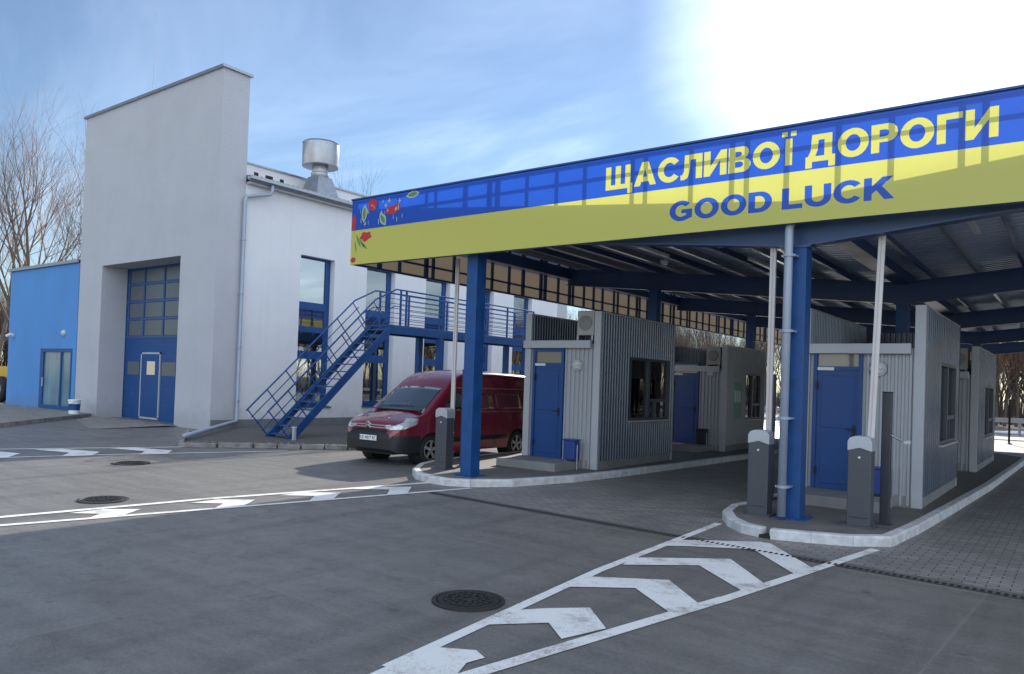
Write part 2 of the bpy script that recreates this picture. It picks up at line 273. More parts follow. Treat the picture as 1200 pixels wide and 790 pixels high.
# ------------------------------------------------------------ helpers
class MB:
    def __init__(s): s.v = []; s.f = []
    def add(s, vs, fs):
        k = len(s.v); s.v += [tuple(v) for v in vs]; s.f += [tuple(i+k for i in f) for f in fs]; return s
    def box(s, x0, x1, y0, y1, z0, z1):
        if x0 > x1: x0, x1 = x1, x0
        if y0 > y1: y0, y1 = y1, y0
        if z0 > z1: z0, z1 = z1, z0
        return s.add([(x0,y0,z0),(x1,y0,z0),(x1,y1,z0),(x0,y1,z0),(x0,y0,z1),(x1,y0,z1),(x1,y1,z1),(x0,y1,z1)],
                     [(0,3,2,1),(4,5,6,7),(0,1,5,4),(1,2,6,5),(2,3,7,6),(3,0,4,7)])
    def bar(s, a, b, wd, hh, upv=(0, 0, 1)):
        a = Vector(a); b = Vector(b); d_ = (b-a).normalized(); u = Vector(upv); sd = d_.cross(u)
        if sd.length < 1e-4: sd = d_.cross(Vector((1, 0, 0)))
        sd.normalize(); u = sd.cross(d_)
        vs = [p + sd*sx*wd/2 + u*sz*hh/2 for p in (a, b) for sx, sz in ((-1,-1),(1,-1),(1,1),(-1,1))]
        return s.add(vs, [(0,3,2,1),(4,5,6,7),(0,1,5,4),(1,2,6,5),(2,3,7,6),(3,0,4,7)])
    def tube(s, pts, r, n=10, caps=True):
        pts = [Vector(p) for p in pts]; rs = r if isinstance(r, (list, tuple)) else [r]*len(pts)
        vs = []; pr_ = None
        for i, p in enumerate(pts):
            d_ = (pts[min(i+1, len(pts)-1)] - pts[max(i-1, 0)]).normalized()
            if pr_ is None: a = d_.cross(Vector((0, 0, 1))); a = a if a.length > 1e-3 else d_.cross(Vector((1, 0, 0)))
            else: a = pr_ - d_*pr_.dot(d_)
            a.normalize(); pr_ = a; b = d_.cross(a)
            vs += [p + (a*math.cos(2*math.pi*k/n) + b*math.sin(2*math.pi*k/n))*rs[i] for k in range(n)]
        fs = [(i*n+k, i*n+(k+1)%n, (i+1)*n+(k+1)%n, (i+1)*n+k) for i in range(len(pts)-1) for k in range(n)]
        if caps: fs += [tuple(range(n))[::-1], tuple(range((len(pts)-1)*n, len(pts)*n))]
        return s.add(vs, fs)
    def lathe(s, prof, c, axis='Z', n=24):
        vs = []
        for r_, h in prof:
            for k in range(n):
                a = 2*math.pi*k/n; u, v = r_*math.cos(a), r_*math.sin(a)
                p = {'Z': (u, v, h), 'X': (h, u, v), 'Y': (u, h, v)}[axis]; vs.append((c[0]+p[0], c[1]+p[1], c[2]+p[2]))
        fs = [(i*n+k, i*n+(k+1)%n, (i+1)*n+(k+1)%n, (i+1)*n+k) for i in range(len(prof)-1) for k in range(n)]
        fs += [tuple(range(n))[::-1], tuple(range((len(prof)-1)*n, len(prof)*n))]
        return s.add(vs, fs)
    def prism(s, poly, z0, z1):
        n = len(poly); vs = [(x, y, z0) for x, y in poly] + [(x, y, z1) for x, y in poly]
        return s.add(vs, [tuple(range(n))[::-1], tuple(range(n, 2*n))] + [(i, (i+1) % n, n+(i+1) % n, n+i) for i in range(n)])
    def sheet(s, poly, z): return s.add([(x, y, z) for x, y in poly], [tuple(range(len(poly)))])
def wloc(o):
    v = Vector((0, 0, 0))
    while o: v += o.location; o = o.parent
    return v
def part(name, mb, material, parent=None, bevel=0, smooth=False, loc=None):
    me = bpy.data.meshes.new(name); off = wloc(parent) if parent else Vector((0, 0, 0))
    if loc is not None: off = Vector(loc)
    me.from_pydata([Vector(v)-off for v in mb.v], [], mb.f)
    b = bmesh.new(); b.from_mesh(me); bmesh.ops.recalc_face_normals(b, faces=b.faces)
    b.to_mesh(me); b.free()
    me.materials.append(material)
    if smooth:
        me.shade_smooth() if hasattr(me, 'shade_smooth') else None
    o = bpy.data.objects.new(name, me); col.objects.link(o)
    if parent: o.parent = parent
    elif loc is not None: o.location = loc
    if bevel:
        bv = o.modifiers.new('bevel', 'BEVEL'); bv.width = bevel; bv.segments = 2; bv.limit_method = 'ANGLE'; bv.angle_limit = R(40)
    return o
def flat_part(name, mb, material, parent):       # sheet that keeps its winding
    me = bpy.data.meshes.new(name); off = wloc(parent)
    me.from_pydata([Vector(v)-off for v in mb.v], [], mb.f); me.materials.append(material)
    o = bpy.data.objects.new(name, me); col.objects.link(o); o.parent = parent; return o
def tag(o, label=None, cat=None, group=None, kind=None):
    if label: o['label'] = label
    if cat: o['category'] = cat
    if group: o['group'] = group
    if kind: o['kind'] = kind
    return o
def thing(name, loc, label, cat, group=None):
    o = bpy.data.objects.new(name, None); col.objects.link(o); o.location = loc; o.empty_display_size = 0.3
    return tag(o, label, cat, group)
def struct(name, mb, material, bevel=0):
    return tag(part(name, mb, material, bevel=bevel), kind='structure')
def copy_tree(o, parent=None):
    c = o.copy(); col.objects.link(c); c.parent = parent
    for ch in list(o.children): copy_tree(ch, c)
    return c
def smooth_by_angle(o, ang=35):
    me = o.data
    for p in me.polygons: p.use_smooth = True
    try: me.set_sharp_from_angle(angle=R(ang))
    except Exception: pass
    return o
def corrugated(axis, pos, u0, u1, z0, z1, out, holes=(), pitch=0.1, depth=0.03):
    """ribbed sheet: axis 'X' runs along X at y=pos, 'Y' runs along Y at x=pos; out = +1/-1 outward"""
    mb = MB(); us = []; u = u0; pat = [(0.45, 0), (0.12, 1), (0.31, 1), (0.12, 0)]
    cur = 0; us.append((u0, 0))
    while u < u1 - 1e-6:
        for i, (w_, _) in enumerate(pat):
            u += w_*pitch; h = (0, 1, 1, 0)[i]
            if u >= u1: us.append((u1, h)); break
            us.append((u, h))
    # insert hole edges
    for (a, b_, c_, d_) in holes:
        for e in (a, b_):
            if u0 < e < u1:
                for k in range(len(us)-1):
                    if us[k][0] < e < us[k+1][0]:
                        t_ = (e-us[k][0])/(us[k+1][0]-us[k][0]); us.insert(k+1, (e, us[k][1]*(1-t_)+us[k+1][1]*t_)); break
    def P(u_, h, z): o_ = pos + out*h*depth; return (u_, o_, z) if axis == 'X' else (o_, u_, z)
    for k in range(len(us)-1):
        mid = (us[k][0]+us[k+1][0])/2; seg = [(z0, z1)]
        for (a, b_, c_, d_) in holes:
            if a < mid < b_:
                ns_ = []
                for (s0, s1) in seg:
                    if c_ > s0: ns_.append((s0, min(c_, s1)))
                    if d_ < s1: ns_.append((max(d_, s0), s1))
                seg = ns_
        for s0, s1 in seg:
            if s1 - s0 > 1e-4:
                mb.add([P(*us[k], s0), P(*us[k+1], s0), P(*us[k+1], s1), P(*us[k], s1)], [(0, 1, 2, 3)])
    return mb
def text_mesh(body, offset=0.0, spacing=1.0):
    c = bpy.data.curves.new('txt', 'FONT'); c.body = body; c.offset = offset; c.space_character = spacing; c.resolution_u = 6
    o = bpy.data.objects.new('txt', c); col.objects.link(o); bpy.context.view_layer.update()
    me = bpy.data.meshes.new_from_object(o.evaluated_get(bpy.context.evaluated_depsgraph_get()))
    bpy.data.objects.remove(o); bpy.data.curves.remove(c); return me
def fit_text(body, x0, x1, z0, z1, offset=0.0, spacing=1.0):
    """mesh verts scaled to x0..x1, z0..z1 (cap height of the body, all glyphs) -> verts(x,z), faces"""
    me = text_mesh(body, offset, spacing); vs = [v.co.copy() for v in me.vertices]
    ax, bx = min(v.x for v in vs), max(v.x for v in vs); ay, by = min(v.y for v in vs), max(v.y for v in vs)
    out = [(x0+(v.x-ax)/(bx-ax)*(x1-x0), z0+(v.y-ay)/(by-ay)*(z1-z0)) for v in vs]
    fs = [tuple(p.vertices) for p in me.polygons]; bpy.data.meshes.remove(me); return out, fs
def loops_of(vs, fs):
    b = bmesh.new(); bv = [b.verts.new((x, z, 0)) for x, z in vs]
    for f in fs:
        try: b.faces.new([bv[i] for i in f])
        except ValueError: pass
    bmesh.ops.remove_doubles(b, verts=b.verts, dist=1e-5)
    es = {e for e in b.edges if len(e.link_faces) == 1}; out = []
    while es:
        e = es.pop(); v0, v1 = e.verts; lp = [v0.co.xy.copy(), v1.co.xy.copy()]; cur = v1
        while True:
            nx = [e2 for e2 in cur.link_edges if e2 in es]
            if not nx: break
            e2 = nx[0]; es.discard(e2); cur = e2.other_vert(cur); lp.append(cur.co.xy.copy())
        if (lp[0]-lp[-1]).length < 1e-6: lp.pop()
        if len(lp) > 2: out.append(lp)
    b.free(); return out
def band_with_holes(x0, x1, z0, z1, loops):
    c = bpy.data.curves.new('band', 'CURVE'); c.dimensions = '2D'; c.fill_mode = 'BOTH'
    for lp in [[(x0, z0), (x1, z0), (x1, z1), (x0, z1)]] + loops:
        s = c.splines.new('POLY'); s.points.add(len(lp)-1); s.use_cyclic_u = True
        for i, p in enumerate(lp): s.points[i].co = (p[0], p[1], 0, 1)
    o = bpy.data.objects.new('band', c); col.objects.link(o); bpy.context.view_layer.update()
    me = bpy.data.meshes.new_from_object(o.evaluated_get(bpy.context.evaluated_depsgraph_get()))
    vs = [tuple(v.co) for v in me.vertices]; fs = [tuple(p.vertices) for p in me.polygons]
    bpy.data.objects.remove(o); bpy.data.curves.remove(c); bpy.data.meshes.remove(me); return vs, fs
def oriented(vs3, fs, nrm):
    """flip faces so they face nrm"""
    out = []
    for f in fs:
        a, b, c = Vector(vs3[f[0]]), Vector(vs3[f[1]]), Vector(vs3[f[2]])
        out.append(f if (b-a).cross(c-a).dot(nrm) >= 0 else tuple(reversed(f)))
    return out

# ============================================================ GROUND
struct('ground', MB().sheet([(-700, -60), (500, -60), (500, 900), (-700, 900)], -0.03), EARTH)
struct('yard', MB().add([(-75, -30, 0), (16, -30, 0), (16, 47, 0), (-75, 47, 0)], [(0, 1, 2, 3)]), ASPH)
struct('paving', MB().sheet([(-8.3, 9.15), (6.4, 8.0), (6.4, 36), (-7.2, 36), (-7.2, 12.0)], 0.004), PAVE)
# line drain with iron slots
dr = MB(); xa, ya, xb, yb = -8.25, 9.02, 6.3, 7.86
N_ = 230
for k in range(N_):
    t0 = k/N_; t1 = (k+0.5)/N_
    p = [(xa+(xb-xa)*t, ya+(yb-ya)*t) for t in (t0, t1)]
    dr.add([(p[0][0], p[0][1]-0.045, 0.009), (p[1][0], p[1][1]-0.045, 0.009), (p[1][0], p[1][1]+0.045, 0.009), (p[0][0], p[0][1]+0.045, 0.009)], [(0, 1, 2, 3)])
dt = thing('line_drain', (-1.5, 8.4, 0), 'narrow slotted drain across the lanes between concrete and block paving', 'drain')
part('grate', dr, DARK, dt)
part('channel', MB().add([(xa, ya-0.065, 0.006), (xb, yb-0.065, 0.006), (xb, yb+0.065, 0.006), (xa, ya+0.065, 0.006)], [(0, 1, 2, 3)]), mat('drain_channel', (.09, .09, .088), .7, var=.2, vscale=8), dt)

Zm = 0.0062
def stripe(a, b, w_):
    a = Vector((*a, 0)); b = Vector((*b, 0)); n = (b-a).normalized().cross(Vector((0, 0, 1)))*w_/2
    return [(a-n).to_tuple()[:2], (b-n).to_tuple()[:2], (b+n).to_tuple()[:2], (a+n).to_tuple()[:2]]
mk = MB(); zi = [0]
def addm(poly):
    zi[0] += 1; mk.sheet(poly, Zm + 0.0002*zi[0])
def lerp(a, b, t): return (a[0]+(b[0]-a[0])*t, a[1]+(b[1]-a[1])*t)
# wedge in front of the middle island
addm(stripe((-3.86, 9.93), (-3.72, 6.5), 0.10)); addm(stripe((-3.72, 6.52), (-3.42, 3.4), 0.10))
addm(stripe((-1.88, 9.7), (-2.42, 6.4), 0.11)); addm(stripe((-2.42, 6.42), (-2.98, 3.55), 0.12))
for poly in [[(-3.80,8.46),(-3.58,8.66),(-3.02,9.1),(-2.9,9.1),(-2.32,8.36),(-2.12,8.1),(-2.2,7.72),(-2.94,8.62),(-3.55,8.22),(-3.78,8.02)],
             [(-3.74,7.25),(-2.95,7.95),(-2.34,7.18),(-2.38,6.75),(-3.08,7.42),(-3.66,6.88)],
             [(-3.70,6.2),(-3.05,6.65),(-2.52,6.1),(-2.6,5.7),(-3.15,6.17),(-3.62,5.78)],
             [(-3.58,4.85),(-3.39,5.11),(-3.14,5.37),(-2.78,5.0),(-2.9,4.58),(-3.17,4.82),(-3.47,4.48)],
             [(-3.46,3.85),(-3.2,4.0),(-3.07,3.93),(-3.10,3.78),(-2.98,3.5),(-3.05,3.2),(-3.42,3.25)]]: addm(poly)
struct('road_marking', mk, PAINT)
# wedge in front of the left island, running out of the picture on the left
mk = MB(); zi[0] = 0
addm(stripe((-9.0, 10.1), (-9.86, 6.2), 0.13)); addm(stripe((-9.86, 6.22), (-10.35, 2.2), 0.13))
addm(stripe((-8.15, 9.9), (-9.1, 5.75), 0.10)); addm(stripe((-9.1, 5.77), (-9.95, 2.2), 0.11))
for yb_ in (2.9, 4.75, 6.2, 7.5, 8.75):
    t_ = (yb_-2.2)/7.6; xl = -10.35 + 1.2*t_; xr = -9.95 + 1.75*t_ ; xm = (xl+xr)/2
    wd_ = (xr-xl)
    addm([(xl, yb_), (xm, yb_+wd_*0.55), (xr, yb_-0.05), (xr-0.03, yb_-0.48), (xm, yb_+wd_*0.55-0.5), (xl+0.02, yb_-0.42)])
struct('road_marking', mk, PAINT)
# narrow wedge beside the gravel bed
mk = MB(); zi[0] = 0
addm(stripe((-16.9, 10.0), (-18.6, 6.0), 0.12)); addm(stripe((-14.9, 11.3), (-16.2, 7.8), 0.10)); addm(stripe((-16.2, 7.8), (-16.9, 5.2), 0.10))
for yb_ in (6.2, 7.55, 8.9):
    t_ = (yb_-6)/4; xl = -18.4+1.5*t_; xr = -16.75+1.4*t_; xm = (xl+xr)/2
    addm([(xl, yb_), (xm+0.2, yb_+0.35), (xr, yb_-0.1), (xr-0.15, yb_-0.62), (xm+0.05, yb_-0.2), (xl-0.15, yb_-0.5)])
struct('road_marking', mk, PAINT)
# bright line between the islands (far side of the middle lane)
struct('road_marking', MB().sheet(stripe((-4.25, 11.4), (-4.22, 13.2), 0.09), Zm), PAINT)

# manhole covers
def manhole(x, y, r, label):
    t = thing('manhole_cover', (x, y, 0), label, 'manhole cover', 'manhole covers in the yard')
    part('frame', MB().lathe([(r, 0.0), (r, 0.014), (r*0.88, 0.018), (r*0.86, 0.004)], (x, y, 0.0), n=40), KERBRAW if r < .3 else IRON, t)
    lid = MB().lathe([(r*0.84, 0.0), (r*0.84, 0.016), (0.01, 0.017)], (x, y, 0), n=40)
    for q in range(3):
        rr = r*(0.22+0.2*q)
        for k in range(8+6*q):
            a = 2*math.pi*k/(8+6*q); lid.box(x+rr*math.cos(a)-.018, x+rr*math.cos(a)+.018, y+rr*math.sin(a)-.018, y+rr*math.sin(a)+.018, 0.016, 0.026)
    part('lid', lid, IRON, t)
manhole(-3.98, 4.85, 0.30, 'round cast iron manhole cover beside the tip of the nearest chevrons')
manhole(-10.66, 5.08, 0.32, 'round manhole cover in the sunlit strip of concrete')
manhole(-14.5, 7.4, 0.34, 'round manhole cover in the shade near the gravel bed')

# raised apron in front of the annex, gate ramp, gravel bed
ap = MB().prism([(-22.0, 6.0), (-29.0, 13.24), (-52, 13.24), (-52, 6.0)], 0.0, 0.13)
struct('pavement', ap, KERBRAW)
struct('pavement', MB().add([(-23.2, 10.6, 0.006), (-23.2, 13.25, 0.05), (-28.7, 13.25, 0.06), (-27.2, 11.9, 0.01)], [(0, 1, 2, 3)]), KERBRAW)
gv = MB().prism([(-20.6, 12.2), (-17.0, 9.9), (-15.95, 11.15), (-14.5, 12.75), (-13.95, 15), (-13.95, 36), (-21.3, 36), (-21.3, 13.3)], 0, 0.07)
struct('gravel_bed', gv, GRAVEL)
pts = [(-20.7, 12.2), (-16.98, 9.82), (-15.92, 11.08), (-14.42, 12.7), (-13.85, 14.9), (-13.85, 36)]
kb = MB()
for a, b in zip(pts[:-1], pts[1:]):
    L_ = math.dist(a, b); n_ = max(1, int(L_/0.55))
    for k in range(n_):
        p, q = lerp(a, b, (k+0.03)/n_), lerp(a, b, (k+0.97)/n_); h = 0.115+rnd.uniform(-.012, .012)
        j = rnd.uniform(-.02, .02); kb.bar((p[0]+j, p[1], h/2), (q[0]+j, q[1], h/2+rnd.uniform(-.008, .008)), 0.11, h)
tag(part('gravel_kerb', kb, KERBRAW, bevel=0.012), kind='structure')
stn = MB()
for k in range(120):
    t_ = rnd.random(); i = rnd.choice([1, 2, 2]); p = lerp(pts[i], pts[i+1], t_)
    x, y, s_ = p[0]+rnd.uniform(-.9, .15)*0.6, p[1]+rnd.uniform(-.1, .7)*0.5, rnd.uniform(.015, .05)
    stn.box(x, x+s_, y, y+s_*1.3, 0.06, 0.075+s_*0.6)
tag(part('loose_stones', stn, KERBRAW, bevel=0.006), 'small loose stones along the kerb of the gravel bed', 'stones', kind='stuff')

# traffic islands with white kerb
def island(poly, kw=0.13, h=0.125, gap=None):
    n = len(poly); c = Vector((sum(p[0] for p in poly)/n, sum(p[1] for p in poly)/n))
    # area sign
    A = sum(poly[i][0]*poly[(i+1) % n][1]-poly[(i+1) % n][0]*poly[i][1] for i in range(n)); sg = 1 if A > 0 else -1
    inner = []
    for i in range(n):
        a, b, d_ = Vector(poly[i-1]), Vector(poly[i]), Vector(poly[(i+1) % n])
        t1 = (b-a).normalized(); t2 = (d_-b).normalized(); n1 = Vector((-t1.y, t1.x))*sg; n2 = Vector((-t2.y, t2.x))*sg
        nn = (n1+n2).normalized(); k = kw/max(0.5, nn.dot(n1)); inner.append((b.x+nn.x*k, b.y+nn.y*k))
    struct('traffic_island', MB().prism(inner, 0, h-0.012), ISLE)
    k_ = MB()
    for i in range(n):
        a, b = poly[i], poly[(i+1) % n]; ia, ib = inner[i], inner[(i+1) % n]; L_ = math.dist(a, b); m_ = max(1, round(L_/0.9))
        if gap is not None and i == gap: continue
        for q in range(m_):
            t0, t1 = (q+0.004)/m_, (q+0.996)/m_
            p0, p1, q1, q0 = lerp(a, b, t0), lerp(a, b, t1), lerp(ia, ib, t1), lerp(ia, ib, t0)
            ch = 0.02
            s0, s1 = lerp(p0, q0, ch/kw), lerp(p1, q1, ch/kw)
            k_.add([(*p0, 0), (*p1, 0), (*q1, 0), (*q0, 0), (*p0, h-ch), (*p1, h-ch), (*s1, h), (*s0, h), (*q1, h), (*q0, h)],
                   [(0, 3, 2, 1), (0, 1, 5, 4), (4, 5, 6, 7), (7, 6, 8, 9), (2, 3, 9, 8), (1, 2, 8, 6, 5), (3, 0, 4, 7, 9)])
    struct('kerb', k_, KERB)
island([(-4.02, 11.6), (-4.10, 10.95), (-3.98, 10.35), (-3.72, 9.84), (-3.40, 9.48), (-3.12, 9.38), (-3.00, 9.36), (-2.55, 9.50), (-2.12, 9.68), (-1.76, 10.02), (-1.66, 11.2), (-1.56, 13.3), (-1.38, 17.7), (-1.22, 25.2), (-1.22, 27.0), (-2.0, 28.2), (-3.3, 28.2), (-3.95, 27.2), (-3.98, 14)], gap=5)
part('kerb_drain', MB().box(-3.13, -2.99, 9.36, 9.50, 0.0, 0.045), DARK)['kind'] = 'structure'
island([(-11.0, 15.8), (-11.02, 13.6), (-10.9, 12.1), (-10.55, 11.15), (-10.05, 10.45), (-9.55, 10.02), (-9.05, 9.82), (-8.62, 9.80), (-8.25, 10.0), (-7.8, 10.6), (-7.42, 12.0), (-7.26, 13.6), (-7.12, 16), (-6.95, 20), (-6.9, 26.5), (-7.6, 27.6), (-9.8, 27.6), (-10.9, 26.4)])

# ============================================================ INSPECTION HALL
XW, XT0, YF, YT, YB = -21.36, -30.4, 13.27, 14.2, 33.2
hall = thing('inspection_hall', (-26, YF, 0), 'tall white rendered vehicle inspection hall with a stepped gate tower and long row of windows', 'building')
GX0, GX1, GH = -28.66, -23.40, 5.52
tw = MB()
tw.prism([(XT0, YF), (GX0, YF), (GX0, YT), (XT0, YT)], 0, 11.2)
tw.prism([(GX1, YF), (XW, YF), (XW, YT), (GX1, YT)], 0, 11.2)
tw.box(GX0, GX1, YF, YT, GH, 11.2)
# merge the three lintel pieces into one clean shell by remaking the front as a frame
fr = MB()
fr.add([(XT0, YF, 0), (GX0, YF, 0), (GX0, YF, GH), (GX1, YF, GH), (GX1, YF, 0), (XW, YF, 0), (XW, YF, 11.2), (XT0, YF, 11.2)], [(0, 1, 2, 3, 4, 5, 6, 7)])
fr.add([(XT0, YT, 0), (GX0, YT, 0), (GX0, YT, GH), (GX1, YT, GH), (GX1, YT, 0), (XW, YT, 0), (XW, YT, 11.2), (XT0, YT, 11.2)], [(7, 6, 5, 4, 3, 2, 1, 0)])
fr.add([(XW, YF, 0), (XW, YT, 0), (XW, YT, 11.2), (XW, YF, 11.2)], [(0, 1, 2, 3)])
fr.add([(XT0, YF, 0), (XT0, YT, 0), (XT0, YT, 11.2), (XT0, YF, 11.2)], [(3, 2, 1, 0)])
fr.add([(XT0, YF, 11.2), (XW, YF, 11.2), (XW, YT, 11.2), (XT0, YT, 11.2)], [(0, 1, 2, 3)])
for xx in (GX0, GX1): fr.add([(xx, YF, 0), (xx, YT, 0), (xx, YT, GH), (xx, YF, GH)], [(0, 1, 2, 3)])
fr.add([(GX0, YF, GH), (GX1, YF, GH), (GX1, YT, GH), (GX0, YT, GH)], [(0, 1, 2, 3)])
part('gate_tower', fr, STUCCO, hall)
part('coping', MB().box(XT0-0.08, XW+0.08, YF-0.08, YT+0.08, 11.2, 11.29), GALV, hall, bevel=0.01)
part('gate_tower', MB().box(XT0, XW, YB-0.9, YB, 0, 11.2), STUCCO, hall)
# sectional gate
gy = YT + 0.02
gate = part('gate', MB().box(GX0-0.1, GX1+0.1, gy, gy+0.08, 0, GH+0.05), BLUE, hall)
gb = MB(); GATEG = glass_mat('gate_glass', (0.10, 0.115, 0.13), 0.3, 0.0)
cols = [(-28.45, -27.42), (-27.34, -26.06), (-25.98, -24.70), (-24.62, -23.5)]
rows = [(4.98, 5.42), (4.34, 4.86), (3.70, 4.22), (3.04, 3.58)]
for (x0, x1) in cols:
    for (z0, z1) in rows: part('gate_glass', MB().box(x0+.05, x1-.05, gy-0.010, gy-0.004, z0, z1), GATEG, gate)
for x0, x1 in ((-28.4, -27.55), (-26.0, -25.1), (-24.5, -23.6)): part('gate_glass', MB().box(x0, x1, gy-0.010, gy-0.004, 1.60, 2.08), GATEG, gate)
for x0, x1 in ((-28.5, -28.42), (-27.42, -27.34), (-26.06, -25.98), (-24.70, -24.62)): gb.box(x0, x1, gy-0.03, gy-0.003, 2.98, GH)
for (z0, z1) in rows: gb.box(GX0, GX1, gy-0.022, gy-0.003, z0-0.10, z0-0.02)
for z in (0.55, 1.1, 2.3, 2.7): gb.box(GX0, GX1, gy-0.006, gy-0.001, z, z+0.012)
part('glazing_bar', gb, NAVY, gate)
wd = part('wicket_door', MB().box(-27.34, -26.12, gy-0.035, gy-0.012, 0.12, 2.36), BLUE, gate)
wf = MB()
for b_ in ((-27.40, -27.34, 0.06, 2.42), (-26.12, -26.06, 0.06, 2.42)): wf.box(b_[0], b_[1], gy-0.045, gy-0.003, b_[2], b_[3])
wf.box(-27.40, -26.06, gy-0.045, gy-0.003, 2.36, 2.42); wf.box(-27.40, -26.06, gy-0.045, gy-0.003, 0.03, 0.10)
part('door_frame', wf, TRIM, gate)
pn = part('notice_sheet', MB().box(-26.95, -26.4, gy-0.045, gy-0.037, 1.62, 2.1), mat('notice_paper', (0.75, 0.62, 0.45), 0.6), gate)
# long side wall with tall window openings
WY = [16.42, 19.42, 22.62, 25.6, 28.6]; WW = 1.48; WZ0, WZ1 = 0.72, 5.9; HW = 7.80
wl = MB(); y = YT
for k, y0 in enumerate(WY):
    wl.box(XW-0.35, XW, y, y0, 0, HW)
    wl.box(XW-0.35, XW, y0, y0+WW, 0, WZ0); wl.box(XW-0.35, XW, y0, y0+WW, WZ1, HW)
    y = y0+WW
wl.box(XW-0.35, XW, y, YB-0.9, 0, HW)
wallb = bmesh.new()
part('wall', wl, STUCCO2, hall)
part('wall', MB().box(XT0, XT0+0.35, YT, YB-0.9, 0, HW), STUCCO2, hall)
part('plinth', MB().box(XW, XW+0.03, YF+.02, YB, 0, 0.32), mat('dark_plinth', (0.16, 0.165, 0.18), 0.85, var=0.15), hall)
part('ceiling', MB().box(XT0+.36, XW-0.36, YT+.12, YB-0.9, HW-0.12, HW-0.02), DARK, hall)
bands = [(0.72, 0.90), (2.36, 2.64), (3.29, 3.49), (4.07, 4.33)]
for k, y0 in enumerate(WY):
    xr = XW-0.22
    f = MB()
    f.box(xr-0.06, xr, y0, y0+0.07, WZ0, WZ1); f.box(xr-0.06, xr+0.01, y0+WW-0.22, y0+WW-0.15, WZ0, WZ1)
    f.box(xr-0.06, xr-.01, y0+WW-0.15, y0+WW, WZ0, WZ1)
    f.box(xr-0.06, xr, y0+.07, y0+WW-.22, WZ1-0.07, WZ1)
    for z0, z1 in bands: f.box(xr-0.06, xr+0.03, y0+.07, y0+WW-.22, z0, z1)
    wn = part('window', f, BLUE, hall)
    pn = MB()
    for z0, z1 in ((0.90, 2.36), (2.64, 3.29), (3.49, 4.07), (4.33, WZ1-.07)): pn.box(xr-0.035, xr-0.03, y0+.07, y0+WW-.22, z0, z1)
    part('pane', pn, clear_glass('pane_glass', (0.80, 0.87, 0.90), 0.30), wn)
    part('blind', MB().box(xr-0.20, xr-0.19, y0+.03, y0+WW, 4.52, WZ1), BLIND, wn)
    s_ = MB()
    for q in range(4): s_.box(xr-0.14, xr-0.12, y0+.07, y0+WW-.22, 3.52+q*.14, 3.52+q*.14+.075)
    part('slat', s_, SLAT, wn)
    part('blind', MB().box(xr-0.30, xr-0.29, y0+WW-0.95, y0+WW-.25, 0.95, 2.36), BLIND if k % 2 else mat('dull_curtain', (0.20, 0.20, 0.17), .8), wn)
    part('sill', MB().box(XW-0.2, XW+0.05, y0-.03, y0+WW+.03, WZ0-0.04, WZ0), NAVY, wn)
tag(part('file_board', MB().box(-22.3, -22.2, 19.55, 20.05, 0.9, 1.95), mat('green_board', (0.06, 0.22, 0.09), .6), hall))
part('floor', MB().box(XT0+.4, XW-0.4, YT+.2, YB-1, 0.01, 0.03), PLINTH, hall)
# eaves, gutter, roof, low wall on the roof
part('soffit', MB().box(XW-0.3, XW+0.22, YT+0.02, YB, HW, HW+0.07), TRIM, hall)
part('fascia_board', MB().box(XW+0.19, XW+0.225, YT+0.02, YB, HW+0.07, HW+0.20), GALV, hall)
gt = MB(); prof = [(0.23, 0.20), (0.235, 0.10), (0.29, 0.06), (0.36, 0.06), (0.405, 0.12), (0.41, 0.22), (0.395, 0.22), (0.39, 0.13), (0.35, 0.08), (0.29, 0.08), (0.25, 0.12)]
n = len(prof); g0, g1 = YT-0.12, YB
gt.add([(XW+a, yy, HW+b_) for yy in (g0, g1) for a, b_ in prof], [(i, (i+1) % n, n+(i+1) % n, n+i) for i in range(n)]+[tuple(range(n))[::-1], tuple(range(n, 2*n))])
part('gutter', gt, GALV, hall)
rf = MB(); yy = YT+.02; pit = 0.2
while yy < YB:
    for (a, b_, ha, hb) in ((0, .09, 0, 0), (.09, .11, 0, .045), (.11, .18, .045, .045), (.18, .2, .045, 0)):
        rf.add([(XW+0.30, yy+a, HW+.22+ha), (XW+0.30, yy+b_, HW+.22+hb), (XW-1.75, yy+b_, HW+.55+hb), (XW-1.75, yy+a, HW+.55+ha)], [(0, 1, 2, 3)])
    yy += pit
part('roof', rf, mat('roof_grey', (0.22, 0.23, 0.25), .5, metal=.3, var=.1), hall)
part('roof_wall', MB().box(XW-1.95, XW-1.70, YT, YB-0.9, HW, 8.98), STUCCO2, hall)
part('coping', MB().box(XW-2.0, XW-1.64, YT+.01, YB-0.91, 8.98, 9.04), GALV, hall)
rv = MB()
for q, (y0, dy_) in enumerate(((15.15, .17), (15.62, .17), (16.08, .30), (16.68, .16))): rv.box(XW-1.695, XW-1.69, y0, y0+dy_, 8.48, 8.76)
part('roof_vent', rv, DARK, hall)
part('roof', MB().box(XT0+.35, XW-1.95, YT, YB-0.9, HW, HW+0.25), ROOFU, hall)
# downpipe
xp, yp = XW+0.10, 14.12
dp = MB().tube([(XW+0.32, 14.95, HW+0.06), (XW+0.32, 14.95, HW-0.12), (XW+0.30, 14.90, HW-0.22), (xp+.02, yp+.04, HW-0.42), (xp, yp, HW-0.55), (xp, yp, 0.38), (xp+0.06, yp-0.05, 0.27), (-17.75, 10.35, 0.19)], 0.06, 12)
dpo = part('downpipe', dp, PIPE, hall, smooth=True)
for z in (0.9, 2.6, 4.3, 6.0): part('pipe_bracket', MB().lathe([(0.075, -.025), (0.075, .025)], (xp, yp, z), n=12).box(xp-.1, xp, yp-.02, yp+.02, z-.02, z+.02), PIPE, dpo)
